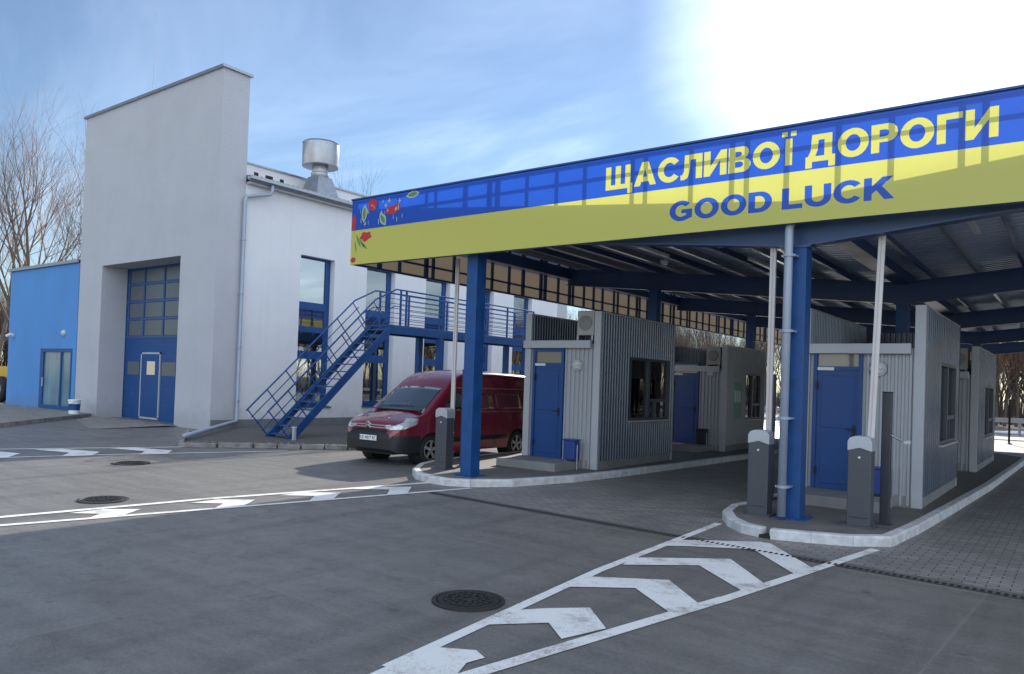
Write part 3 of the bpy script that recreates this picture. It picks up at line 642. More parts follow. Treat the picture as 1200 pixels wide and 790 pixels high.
# roof exhaust
vx, vy = -22.25, 17.8
v_ = thing('roof_exhaust', (vx, vy, 8.2), 'large round galvanised exhaust cowl standing on the hall roof', 'vent')
py = MB(); py.add([(vx-.52, vy-.52, 8.15), (vx+.52, vy-.52, 8.15), (vx+.52, vy+.52, 8.15), (vx-.52, vy+.52, 8.15), (vx-.30, vy-.30, 8.95), (vx+.30, vy-.30, 8.95), (vx+.30, vy+.30, 8.95), (vx-.30, vy+.30, 8.95)],
                  [(0, 1, 5, 4), (1, 2, 6, 5), (2, 3, 7, 6), (3, 0, 4, 7), (4, 5, 6, 7)])
part('base', py, GALV, v_)
smooth_by_angle(part('neck', MB().lathe([(.30, 8.93-8.2), (.32, .76), (.32, .90), (.28, .93), (.28, 1.45)], (vx, vy, 8.2)), GALV, v_))
smooth_by_angle(part('cowl', MB().lathe([(.30, 1.16), (.64, 1.14), (.65, 1.17), (.65, 1.95), (.665, 1.97), (.64, 2.0), (.35, 2.06), (.03, 2.08)], (vx, vy, 8.2), n=40), GALV, v_))
# tower aerial
a_ = thing('roof_aerial', (-26.4, 13.7, 11.29), 'thin whip aerial on a small bracket on top of the gate tower', 'aerial')
part('mast', MB().tube([(-26.45, 13.7, 11.3), (-26.42, 13.7, 14.6)], [0.018, 0.006], 6), GALV, a_)
bb = MB().box(-27.2, -26.2, 13.6, 13.75, 11.42, 11.50)
for q in range(4): bb.box(-27.15+q*.3, -27.1+q*.3, 13.62, 13.68, 11.28, 11.56)
part('bracket', bb, GALV, a_)

# ---------------- annex
an = thing('annex', (-33.6, YF, 0), 'low light blue rendered annex with a glazed door against the hall', 'building')
AX0, AX1, AZ, ADH = -36.75, -30.45, 5.75, 2.50
DX0, DX1 = -33.5, -30.75
aw = MB(); aw.box(AX0, DX0, YF, YF+.4, 0, AZ); aw.box(DX0, DX1, YF, YF+.4, ADH, AZ); aw.box(DX1, AX1, YF, YF+.4, 0, AZ)
aw.box(AX0, AX0+.4, YF+.4, 22, 0, AZ); aw.box(AX0+.4, AX1, 21.6, 22, 0, AZ)
part('wall', aw, BLUEWALL, an)
part('roof', MB().box(AX0-.05, AX1, YF-.04, 22.05, AZ, AZ+.10), NAVY, an)
part('coping', MB().box(AX0-.08, AX1, YF-.09, YF+.05, AZ+.02, AZ+.14), GALV, an)
df = MB(); df.box(DX0, DX0+.28, YF-.02, YF+.12, .12, ADH); df.box(DX1-.1, DX1, YF-.02, YF+.12, .12, ADH); df.box(DX0+.28, DX1-.1, YF-.02, YF+.12, ADH-.14, ADH); df.box(DX0+.28, DX1-.1, YF-.02, YF+.12, .12, .28)
df.box(-31.72, -31.62, YF-.02, YF+.12, .28, ADH-.14)
dd_ = part('door', df, BLUE, an)
part('pane', MB().box(DX0+.28, DX1-.1, YF+.03, YF+.04, .28, ADH-.14), mat('annex_glass', (0.10, 0.20, 0.27), 0.12, var=0.35, vscale=1.2, streak=(1.5, 1, .3)), dd_)
part('handle', MB().tube([(DX0+.36, YF-.06, 1.0), (DX0+.36, YF-.06, 1.35)], 0.02, 8), TRIM, dd_)
part('interior_wall', MB().box(DX0, DX1, YF+.9, YF+.95, .1, 2.7), mat('pale_blue_inner', (.22, .38, .50), .7), an)
part('interior_floor', MB().box(DX0, DX1, YF+.4, YF+1.6, .05, .12), PLINTH, an)
def wall_lamp(x, y, z, r, label, axis='Y', sgn=-1):
    t = thing('wall_lamp', (x, y, z), label, 'lamp', 'round wall lamps')
    b1 = MB().lathe([(r, 0), (r, sgn*.03), (r*.92, sgn*.045)], (x, y, z), axis, 24)
    smooth_by_angle(part('bezel', b1, TRIM, t))
    b2 = MB().lathe([(r*.74, sgn*.02), (r*.72, sgn*.07), (r*.55, sgn*.095), (r*.2, sgn*.11), (.005, sgn*.112)], (x, y, z), axis, 24)
    smooth_by_angle(part('diffuser', b2, mat('lamp_diffuser', (.6, .62, .62), .3), t))
    part('guard', MB().box(x-r*.8, x+r*.8, y+sgn*.115, y+sgn*.125, z-.012, z+.012), TRIM, t)
    return t
wall_lamp(-31.5, YF, 3.1, .13, 'small round lamp on the light blue annex wall above its door')
cm = thing('security_camera', (-36.2, YF, 3.05), 'white security camera on the left end of the light blue annex wall', 'camera')
part('bracket', MB().box(-36.22, -36.16, YF-.14, YF, 3.0, 3.1), WHITE, cm); part('camera_body', MB().tube([(-36.35, YF-.22, 3.02), (-36.05, YF-.16, 3.1)], .06, 12), WHITE, cm)
# paint bucket
bu = thing('paint_bucket', (-28.75, 12.55, .13), 'white and blue paint bucket by the annex door', 'bucket')
smooth_by_angle(part('body', MB().lathe([(.17, 0), (.20, .46), (.215, .47), (.215, .50), (.20, .51), (.02, .50)], (-28.75, 12.55, .135)), WHITE, bu))
smooth_by_angle(part('label_band', MB().lathe([(.182, .13), (.198, .36)], (-28.75, 12.55, .135)), BLUE, bu))
part('bail_handle', MB().tube([(-28.97, 12.55, .62), (-28.9, 12.37, .5), (-28.75, 12.32, .42), (-28.6, 12.37, .5), (-28.53, 12.55, .62)], .006, 6), GALV, bu)
# marker post
mp_ = thing('marker_post', (-16.65, 12.8, .07), 'short pale marker post at the foot of the blue stairs', 'post')
part('post', MB().box(-16.69, -16.61, 12.76, 12.84, 0.05, .40), TRIM, mp_, bevel=.008); part('cap', MB().box(-16.70, -16.60, 12.75, 12.85, .40, .42), WHITE, mp_)

# ============================================================ BLUE STEEL PLATFORM WITH STAIRS
pf = thing('viewing_platform', (-17.45, 18, 0), 'blue steel viewing platform with open stairs and railings beside the hall', 'platform')
SX0, SX1, SY0, SY1, PZ, PY1 = -17.92, -17.0, 12.9, 16.55, 3.44, 24.1
st = part('stairs', MB().bar((SX0, SY0, .02), (SX0, SY1, PZ-.08), .05, .22).bar((SX1, SY0, .02), (SX1, SY1, PZ-.08), .05, .22), BLUE, pf)
NT = 15
for k in range(NT):
    t_ = (k+0.6)/NT; yy = SY0+(SY1-SY0)*t_; z = .02+(PZ-.1)*t_
    part('tread', MB().box(SX0+.03, SX1-.03, yy-.10, yy+.10, z-.012, z+.02), NAVY, st)
sv = Vector((0, SY1-SY0, PZ-.1)).normalized(); nv = Vector((0, -sv.z, sv.y))
for X_ in (SX0, SX1):
    rl = MB(); A_ = Vector((X_, SY0, .02)); B_ = Vector((X_, SY1, PZ-.08))
    for off, r_ in ((1.05, .024), (.80, .015), (.55, .015), (.30, .015)):
        a = A_+nv*off; b = B_+nv*off; rl.tube([a, b], r_, 8)
    for k in range(7):
        t_ = k/6*.97+.01; p_ = A_.lerp(B_, t_); rl.tube([p_, p_+nv*1.05], .018, 8)
    e_ = B_+nv*1.05; rl.tube([e_, (X_, SY1+.15, PZ+1.1), (X_, SY1+.35, PZ+1.1)], .024, 8)
    e_ = B_+nv*.55; rl.tube([e_, (X_, SY1+.1, PZ+.58), (X_, SY1+.3, PZ+.58)], .015, 8)
    part('handrail', rl, BLUE, st)
part('deck', MB().box(SX0-.02, SX1+.02, SY1-.05, PY1, PZ-.05, PZ), NAVY, pf)
bmz = MB()
for X_ in (SX0, SX1): bmz.box(X_-.03, X_+.03, SY1-.05, PY1, PZ-.27, PZ-.05)
for q in range(6): bmz.box(SX0+.03, SX1-.03, SY1+q*1.45, SY1+q*1.45+.06, PZ-.2, PZ-.05)
part('deck_beam', bmz, BLUE, pf)
for X_ in (SX0, SX1):
    rl = MB()
    ys = [SY1+.35, 17.15, 18.7, 20.3, 20.9, 22.4, PY1-.03] if X_ == SX1 else [SY1+.35, 18.2, 20.1, 22.0, PY1-.03]
    for yy in ys: rl.bar((X_, yy, PZ), (X_, yy, PZ+1.1), .05, .05, (0, 1, 0))
    rl.tube([(X_, ys[0], PZ+1.1), (X_, PY1, PZ+1.1)], .026, 8)
    for q in range(6): rl.tube([(X_, ys[0], PZ+.16+q*.155), (X_, PY1, PZ+.16+q*.155)], .011, 6)
    part('railing', rl, BLUE, pf)
rl = MB()
for q in range(7): rl.tube([(SX0, PY1, PZ+.16+q*.155), (SX1, PY1, PZ+.16+q*.155)], .012, 6)
part('railing', rl, BLUE, pf)
for yy in (18.75, 23.6):
    for X_ in (SX0, SX1): part('column', MB().box(X_-.09, X_+.09, yy-.09, yy+.09, 0.05, PZ-.27), BLUE, pf)

# ============================================================ CANOPY
CX0, CX1, CY0, CY1, CZ0, CZM, CZ1 = -11.6, 5.6, 10.1, 39.6, 4.0, 4.67, 5.27
VX = -3.06
def roofz(x): return 4.34 + 0.095*abs(x-VX)
cn = thing('canopy', (VX, 24, 0), 'large blue steel checkpoint canopy with a blue and yellow banner fascia', 'canopy')
rf = MB(); yy = CY0+.12; pit = .25
while yy < CY1-.2:
    for (a, b_, ha, hb) in ((0, .10, 0, 0), (.10, .13, 0, .04), (.13, .22, .04, .04), (.22, .25, .04, 0)):
        for xe in (CX0+.05, CX1-.05):
            rf.add([(xe, yy+a, roofz(xe)+ha), (xe, yy+b_, roofz(xe)+hb), (VX, yy+b_, roofz(VX)+hb), (VX, yy+a, roofz(VX)+ha)], [(0, 1, 2, 3)])
    yy += pit
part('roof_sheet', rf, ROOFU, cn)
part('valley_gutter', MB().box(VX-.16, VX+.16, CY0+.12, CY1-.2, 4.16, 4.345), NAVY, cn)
def sl_beam(y):
    b = MB()
    for xe in (CX0+.1, CX1-.1):
        zt = lambda x: roofz(x)-.15
        zb = lambda x: 3.74 + .095*abs(x-VX)
        for (w_, f0, f1) in ((.016, 0, 1), (.20, 0, .04), (.20, .96, 1)):
            q = []
            for x in (VX, xe):
                a0, a1 = zb(x), zt(x); q += [(x, a0+(a1-a0)*f0), (x, a0+(a1-a0)*f1)]
            (xa_, z0a), (_, z1a), (xb_, z0b), (_, z1b) = q
            b.add([(xa_, y-w_/2, z0a), (xb_, y-w_/2, z0b), (xb_, y+w_/2, z0b), (xa_, y+w_/2, z0a), (xa_, y-w_/2, z1a), (xb_, y-w_/2, z1b), (xb_, y+w_/2, z1b), (xa_, y+w_/2, z1a)],
                  [(0, 3, 2, 1), (4, 5, 6, 7), (0, 1, 5, 4), (1, 2, 6, 5), (2, 3, 7, 6), (3, 0, 4, 7)])
    return b
ROWY = [10.5, 17.9, 25.05, 32.2, 39.2]
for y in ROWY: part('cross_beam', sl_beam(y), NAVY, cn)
GREYST = mat('grey_steel', (.34, .35, .38), .32, metal=.4)
for k in range(22):
    x = CX0+.5+k*.78
    if abs(x-VX) < .35 or x > CX1-.3: continue
    z = roofz(x)
    pu = MB().box(x-.004, x+.004, CY0+.15, CY1-.2, z-.145, z-.002).box(x-.004, x+.06, CY0+.15, CY1-.2, z-.149, z-.143)
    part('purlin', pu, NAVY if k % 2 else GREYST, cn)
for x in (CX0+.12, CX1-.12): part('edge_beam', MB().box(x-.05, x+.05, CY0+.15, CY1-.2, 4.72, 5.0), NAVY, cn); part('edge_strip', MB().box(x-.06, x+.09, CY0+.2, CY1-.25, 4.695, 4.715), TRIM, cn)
for y in ROWY:
    for x in (-8.69 if y < 11 else -8.84, -3.06, 2.72):
        if x == -3.06 and y > 39: continue
        ztop = 3.742+.095*abs(x-VX)
        h = MB().box(x-.118, x+.118, y-.13, y+.13, .10, ztop)
        po = part('post', h, BLUE, cn, bevel=.006)
        part('base_plate', MB().box(x-.2, x+.2, y-.2, y+.2, .11, .132), BLUE, po)
        part('head_plate', MB().box(x-.17, x+.17, y-.15, y+.15, ztop-.02, ztop+.004), NAVY, po)
pp = MB().tube([(-3.13, 10.22, .16), (-3.13, 10.22, 3.95), (-3.10, 10.30, 4.15), (-3.06, 10.4, 4.2)], .055, 14)
dpc = part('downpipe', pp, PIPE, cn, smooth=True)
for z in (.55, 1.45, 2.6, 3.6): part('pipe_bracket', MB().lathe([(.072, -.018), (.072, .018)], (-3.13, 10.22, z), n=14).box(-3.22, -3.04, 10.21, 10.37, z-.012, z+.012), PIPE, dpc)
# fascia frames (square steel tubes right behind the banners)
def frame_line(fixed, axis, u0, u1, seed, sgn):
    r_ = random.Random(seed); f = MB(); t_ = .03
    def bx_(u_a, u_b, z_a, z_b):
        if axis == 'X': f.box(u_a, u_b, fixed, fixed+sgn*.05, z_a, z_b)
        else: f.box(fixed, fixed+sgn*.05, u_a, u_b, z_a, z_b)
    cuts = [u0]; u = u0; k = 0
    while u < u1-.3:
        u += (.62, .56, .74, .22, .66, .60, .20, .58)[k % 8]*(1.0+r_.uniform(-.12, .12)); k += 1
        if u < u1-.1: cuts.append(u)
    for u in cuts: wv = .10 if r_.random() < .3 else .06; bx_(u, u+wv, CZ0+.04, CZ1-.04)
    for z in (CZ0, CZ0+.26, 4.98, CZ1-.04): bx_(u0, u1, z, z+.04)
    return f
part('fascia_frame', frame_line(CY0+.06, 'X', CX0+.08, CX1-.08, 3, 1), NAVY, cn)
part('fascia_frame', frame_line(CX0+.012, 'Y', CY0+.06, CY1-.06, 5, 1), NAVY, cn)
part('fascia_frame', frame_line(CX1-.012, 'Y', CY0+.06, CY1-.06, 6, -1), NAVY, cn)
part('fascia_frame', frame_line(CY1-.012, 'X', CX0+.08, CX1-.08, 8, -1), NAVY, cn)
# lettering and bands
def arc_(cx, cz, rx, rz, a0, a1, n=18): return [(cx+rx*math.cos(R(a0+(a1-a0)*k/n)), cz+rz*math.sin(R(a0+(a1-a0)*k/n))) for k in range(n+1)]
EO = [arc_(.53, .5, .53, .525, 0, 342, 19), arc_(.53, .5, .255, .30, 0, 342, 19)]
G_ = {
 'И': (.95, [[(0,0),(.25,0),(.68,.62),(.68,0),(.95,0),(.95,1),(.70,1),(.27,.38),(.27,1),(0,1)]]),
 'Щ': (1.32, [[(0,1),(0,0),(1.08,0),(1.08,-.22),(1.32,-.22),(1.32,.2),(1.22,.2),(1.22,1),(.96,1),(.96,.2),(.74,.2),(.74,1),(.48,1),(.48,.2),(.26,.2),(.26,1)]]),
 'А': (1.04, [[(0,0),(.28,0),(.35,.17),(.69,.17),(.76,0),(1.04,0),(.67,1),(.37,1)], [(.42,.37),(.62,.37),(.52,.70)]]),
 'С': (.98, [arc_(.53, .5, .53, .525, 38, 322)+arc_(.53, .5, .26, .30, 322, 38)]),
 'Л': (.92, [[(-.02,0),(-.02,.2),(.06,.2),(.13,.35),(.15,1),(.92,1),(.92,0),(.65,0),(.65,.79),(.40,.79),(.38,.35),(.30,.08),(.15,-.01)]]),
 'В': (.90, [[(0,0),(0,1),(.58,1),(.72,.96),(.80,.86),(.82,.74),(.76,.62),(.66,.54),(.80,.48),(.89,.36),(.89,.24),(.82,.1),(.70,.02),(.55,0)], [(.27,.62),(.27,.81),(.44,.81),(.52,.78),(.54,.71),(.51,.65),(.44,.62)], [(.27,.19),(.27,.42),(.47,.42),(.57,.38),(.60,.31),(.57,.23),(.48,.19)]]),
 'О': (1.06, EO),
 'Ї': (.50, [[(.12,0),(.12,1),(.38,1),(.38,0)], [(-.02,1.09),(-.02,1.27),(.19,1.27),(.19,1.09)], [(.31,1.09),(.31,1.27),(.52,1.27),(.52,1.09)]]),
 'Д': (1.06, [[(0,-.22),(0,.2),(.08,.2),(.18,.4),(.22,1),(.94,1),(.94,.2),(1.06,.2),(1.06,-.22),(.82,-.22),(.82,0),(.24,0),(.24,-.22)], [(.35,.2),(.43,.42),(.46,.79),(.67,.79),(.67,.2)]]),
 'Р': (.86, [[(0,0),(0,1),(.56,1),(.72,.95),(.83,.83),(.86,.68),(.83,.53),(.72,.41),(.56,.36),(.27,.36),(.27,0)], [(.27,.55),(.27,.8),(.46,.8),(.56,.76),(.58,.68),(.56,.59),(.46,.55)]]),
 'Г': (.76, [[(0,0),(0,1),(.76,1),(.76,.79),(.27,.79),(.27,0)]]),
 'G': (1.04, [arc_(.53, .5, .53, .525, 42, 300)+[(1.02,.14),(1.02,.57),(.54,.57),(.54,.37),(.76,.37),(.76,.27)]+arc_(.53, .5, .26, .30, 300, 42)]),
 'D': (.94, [[(0,0),(0,1)]+arc_(.44, .5, .50, .50, 90, -90), [(.27,.21),(.27,.79)]+arc_(.42, .5, .24, .29, 90, -90)]),
 'L': (.78, [[(0,0),(0,1),(.27,1),(.27,.22),(.78,.22),(.78,0)]]),
 'U': (.96, [[(.27,1),(0,1)]+arc_(.48, .40, .48, .42, 180, 360)+[(.96,1),(.69,1)]+arc_(.48, .40, .21, .19, 360, 180)]),
 'K': (1.0, [[(0,0),(0,1),(.27,1),(.27,.62),(.62,1),(.98,1),(.60,.60),(1.02,0),(.69,0),(.42,.43),(.27,.28),(.27,0)]]),
}
G_['C'] = G_['С']; G_['O'] = G_['О']
def word_loops(txt, x0, x1, zb, zt, gap=.075, space=.30):
    tot = 0
    for ch in txt: tot += space if ch == ' ' else G_[ch][0]+gap
    tot -= gap; k = (x1-x0)/tot; x = 0; per = []
    for ch in txt:
        if ch == ' ': x += space; continue
        w_, lps = G_[ch]; per.append([[(x0+(x+p[0])*k, zb+p[1]*(zt-zb)) for p in lp] for lp in lps]); x += w_+gap
    return per
def fill_loops(loops):
    c = bpy.data.curves.new('fill', 'CURVE'); c.dimensions = '2D'; c.fill_mode = 'BOTH'
    for lp in loops:
        s = c.splines.new('POLY'); s.points.add(len(lp)-1); s.use_cyclic_u = True
        for i, p in enumerate(lp): s.points[i].co = (p[0], p[1], 0, 1)
    o = bpy.data.objects.new('fill', c); col.objects.link(o); bpy.context.view_layer.update()
    me = bpy.data.meshes.new_from_object(o.evaluated_get(bpy.context.evaluated_depsgraph_get()))
    vs = [tuple(v.co) for v in me.vertices]; fs = [tuple(p.vertices) for p in me.polygons]
    bpy.data.objects.remove(o); bpy.data.curves.remove(c); bpy.data.meshes.remove(me); return vs, fs
W1 = word_loops('ЩАСЛИВОЇ ДОРОГИ', -5.87, -0.80, 4.765, 5.115)
W2 = word_loops('GOOD LUCK', -4.80, -1.86, 4.185, 4.465)
def quad_banner(name, material, vs, fs, y):
    v3 = [(v[0], y, v[1]) for v in vs]; return v3, oriented(v3, fs, Vector((0, -1, 0)))
flat_l = lambda W: [lp for g in W for lp in g]
def letters(W, material, parent):
    for g in W:
        a_, b_ = fill_loops(g); v3, ff = quad_banner('', None, a_, b_, CY0); flat_part('letter', MB().add(v3, ff), material, parent)
vs, fs = fill_loops([[(CX0, CZM), (CX1, CZM), (CX1, CZ1), (CX0, CZ1)]] + flat_l(W1)); v3, ff = quad_banner('', None, vs, fs, CY0)
bn = flat_part('banner', MB().add(v3, ff), BLU, cn); bn['label'] = 'blue upper band of the front banner with yellow Ukrainian wording'
letters(W1, YEL, bn)
vs, fs = fill_loops([[(CX0, CZ0), (CX1, CZ0), (CX1, CZM), (CX0, CZM)]] + flat_l(W2)); v3, ff = quad_banner('', None, vs, fs, CY0)
by = flat_part('banner', MB().add(v3, ff), YEL, cn); by['label'] = 'yellow lower band of the front banner with blue English wording'
letters(W2, BLU, by)
def plain(vs4, nrm, material, nm='banner'):
    return flat_part(nm, MB().add(vs4, oriented(vs4, [(0, 1, 2, 3)], Vector(nrm))), material, cn)
for z0, z1, M_ in ((CZ0, CZM, YELS), (CZM, CZ1, BLUS)):
    plain([(CX0, CY0, z0), (CX0, CY1, z0), (CX0, CY1, z1), (CX0, CY0, z1)], (-1, 0, 0), M_)
    plain([(CX1, CY0, z0), (CX1, CY1, z0), (CX1, CY1, z1), (CX1, CY0, z1)], (1, 0, 0), M_)
    plain([(CX0, CY1, z0), (CX1, CY1, z0), (CX1, CY1, z1), (CX0, CY1, z1)], (0, 1, 0), YEL if M_ is YELS else BLU)
tr_ = MB()
for a, b in (((CX0, CY0), (CX1, CY0)), ((CX1, CY0), (CX1, CY1)), ((CX1, CY1), (CX0, CY1)), ((CX0, CY1), (CX0, CY0))):
    tr_.bar((a[0], a[1], CZ1+.012), (b[0], b[1], CZ1+.012), .07, .025)
part('top_trim', tr_, NAVY, cn)
# printed poppies, leaves and small stitches at the left end of the banner
def blob(cx, cz, rx, rz, n, rough_, seed, ang=0.):
    r_ = random.Random(seed); out = []
    for k in range(n):
        a = 2*math.pi*k/n; q = 1+rough_*math.sin(a*5+seed)+rough_*.6*r_.uniform(-1, 1)
        x, z = rx*q*math.cos(a), rz*q*math.sin(a); out.append((cx+x*math.cos(ang)-z*math.sin(ang), CY0-.004, cz+x*math.sin(ang)+z*math.cos(ang)))
    return out
def leaf(cx, cz, L_, W_, ang, dy=.004):
    out = []
    for k in range(16):
        t_ = k/8 if k <= 8 else (16-k)/8; s_ = 1 if k <= 8 else -1
        x, z = (t_-.5)*L_, s_*W_/2*math.sin(math.pi*t_)**.8; out.append((cx+x*math.cos(ang)-z*math.sin(ang), CY0-dy, cz+x*math.sin(ang)+z*math.cos(ang)))
    return out
def addp(mb, poly):
    A = sum(poly[i][0]*poly[(i+1) % len(poly)][2]-poly[(i+1) % len(poly)][0]*poly[i][2] for i in range(len(poly)))
    mb.add(poly if A > 0 else poly[::-1], [tuple(range(len(poly)))])
rd = MB(); gn = MB(); pl = MB()
for a in ((-11.53, 4.82, .06, .16, 20, .10, 1, 0), (-11.02, 5.13, .12, .12, 20, .14, 2, .3), (-10.45, 4.98, .20, .085, 22, .12, 3, .15), (-11.18, 4.53, .16, .085, 22, .14, 4, .1), (-11.52, 4.09, .075, .05, 18, .16, 5, 0)): q_ = MB(); addp(q_, blob(*a)); flat_part('printed_poppy', q_, RED, bn)
for a in ((-11.24, 4.98, .36, .15, 1.5), (-10.72, 4.82, .30, .16, -1.0), (-9.95, 5.20, .34, .13, .1)): q_ = MB(); addp(q_, leaf(*a)); lf_ = flat_part('printed_leaf', q_, PALE, bn); q_ = MB(); addp(q_, leaf(a[0], a[1], a[2]*.72, a[3]*.55, a[4], .008)); flat_part('printed_leaf', q_, GRN, bn)
for a in ((-11.38, 4.45, .30, .05, -1.1), (-11.28, 4.40, .26, .05, -.9), (-11.46, 4.35, .22, .035, -1.4), (-11.2, 4.34, .2, .04, -.7)): q_ = MB(); addp(q_, leaf(*a)); flat_part('printed_leaf', q_, GRN, bn)
r_ = random.Random(4)
for k in range(26):
    x, z = r_.uniform(-11.4, -10.2), r_.uniform(4.74, 5.2); s_ = r_.uniform(.012, .022)
    if k % 2: addp(pl, [(x-s_*2, CY0-.005, z-s_*.5), (x+s_*2, CY0-.005, z-s_*.5), (x+s_*2, CY0-.005, z+s_*.5), (x-s_*2, CY0-.005, z+s_*.5)])
    addp(pl, [(x-s_*.4, CY0-.006, z-s_*2.4), (x+s_*.4, CY0-.006, z-s_*2.4), (x+s_*.4, CY0-.006, z+s_*2.4), (x-s_*.4, CY0-.006, z+s_*2.4)])
flat_part('printed_stitch', pl, PALE, bn)
# strip lights and round lamps under the roof
LAMPW = mat('lamp_housing', (.62, .63, .64), .35)
def strip_light(x, y, L_, label):
    z = roofz(x)-.22
    t = thing('strip_light', (x, y, z), label, 'ceiling lamp', 'unlit strip lights under the canopy')
    part('housing', MB().box(x-.05, x+.05, y, y+L_, z, z+.06), LAMPW, t, bevel=.01)
    part('hanger', MB().box(x-.01, x+.01, y+.1, y+.12, z+.06, z+.10).box(x-.01, x+.01, y+L_-.12, y+L_-.1, z+.06, z+.10), GALV, t)
    part('end_cap', MB().box(x-.055, x+.055, y-.02, y, z-.004, z+.064).box(x-.055, x+.055, y+L_, y+L_+.02, z-.004, z+.064), TRIM, t)
    return t
for i, (x, y) in enumerate([(-5.2, 11.8), (-5.2, 14.6), (-4.2, 12.6), (-5.2, 19.6), (-4.2, 20.8), (-5.2, 26.5), (-1.3, 12.2), (-1.3, 19.2), (-1.0, 23.0), (-6.9, 13.2)]):
    lane = 'over the lane between the islands' if x < -3 else 'over the right-hand lane'
    strip_light(x, y, 1.25, ['white strip light nearest the banner', 'second white strip light from the banner', 'white strip light hung just left of the valley gutter', 'white strip light behind the second beam', 'white strip light near the valley behind the second beam', 'farthest white strip light', 'nearest white strip light', 'white strip light beyond the near booth', 'far white strip light beside the second booth', 'white strip light close to the left row of posts'][i] + ' ' + lane)
for i, (x, y) in enumerate([(-7.0, 11.6), (-7.3, 15.2), (-.35, 13.5)]):
    z = roofz(x)-.2
    t = thing('dome_lamp', (x, y, z), ['round white dome lamp under the canopy just behind the banner', 'round white dome lamp under the canopy deeper over the lane', 'round white dome lamp under the right wing of the canopy'][i], 'lamp', 'dome lamps under the canopy')
    smooth_by_angle(part('dome', MB().lathe([(.005, -.09), (.06, -.08), (.09, -.03), (.095, 0), (.03, .01)], (x, y, z)), LAMPW, t)); part('stem', MB().box(x-.012, x+.012, y-.012, y+.012, z+.01, z+.19), TRIM, t)

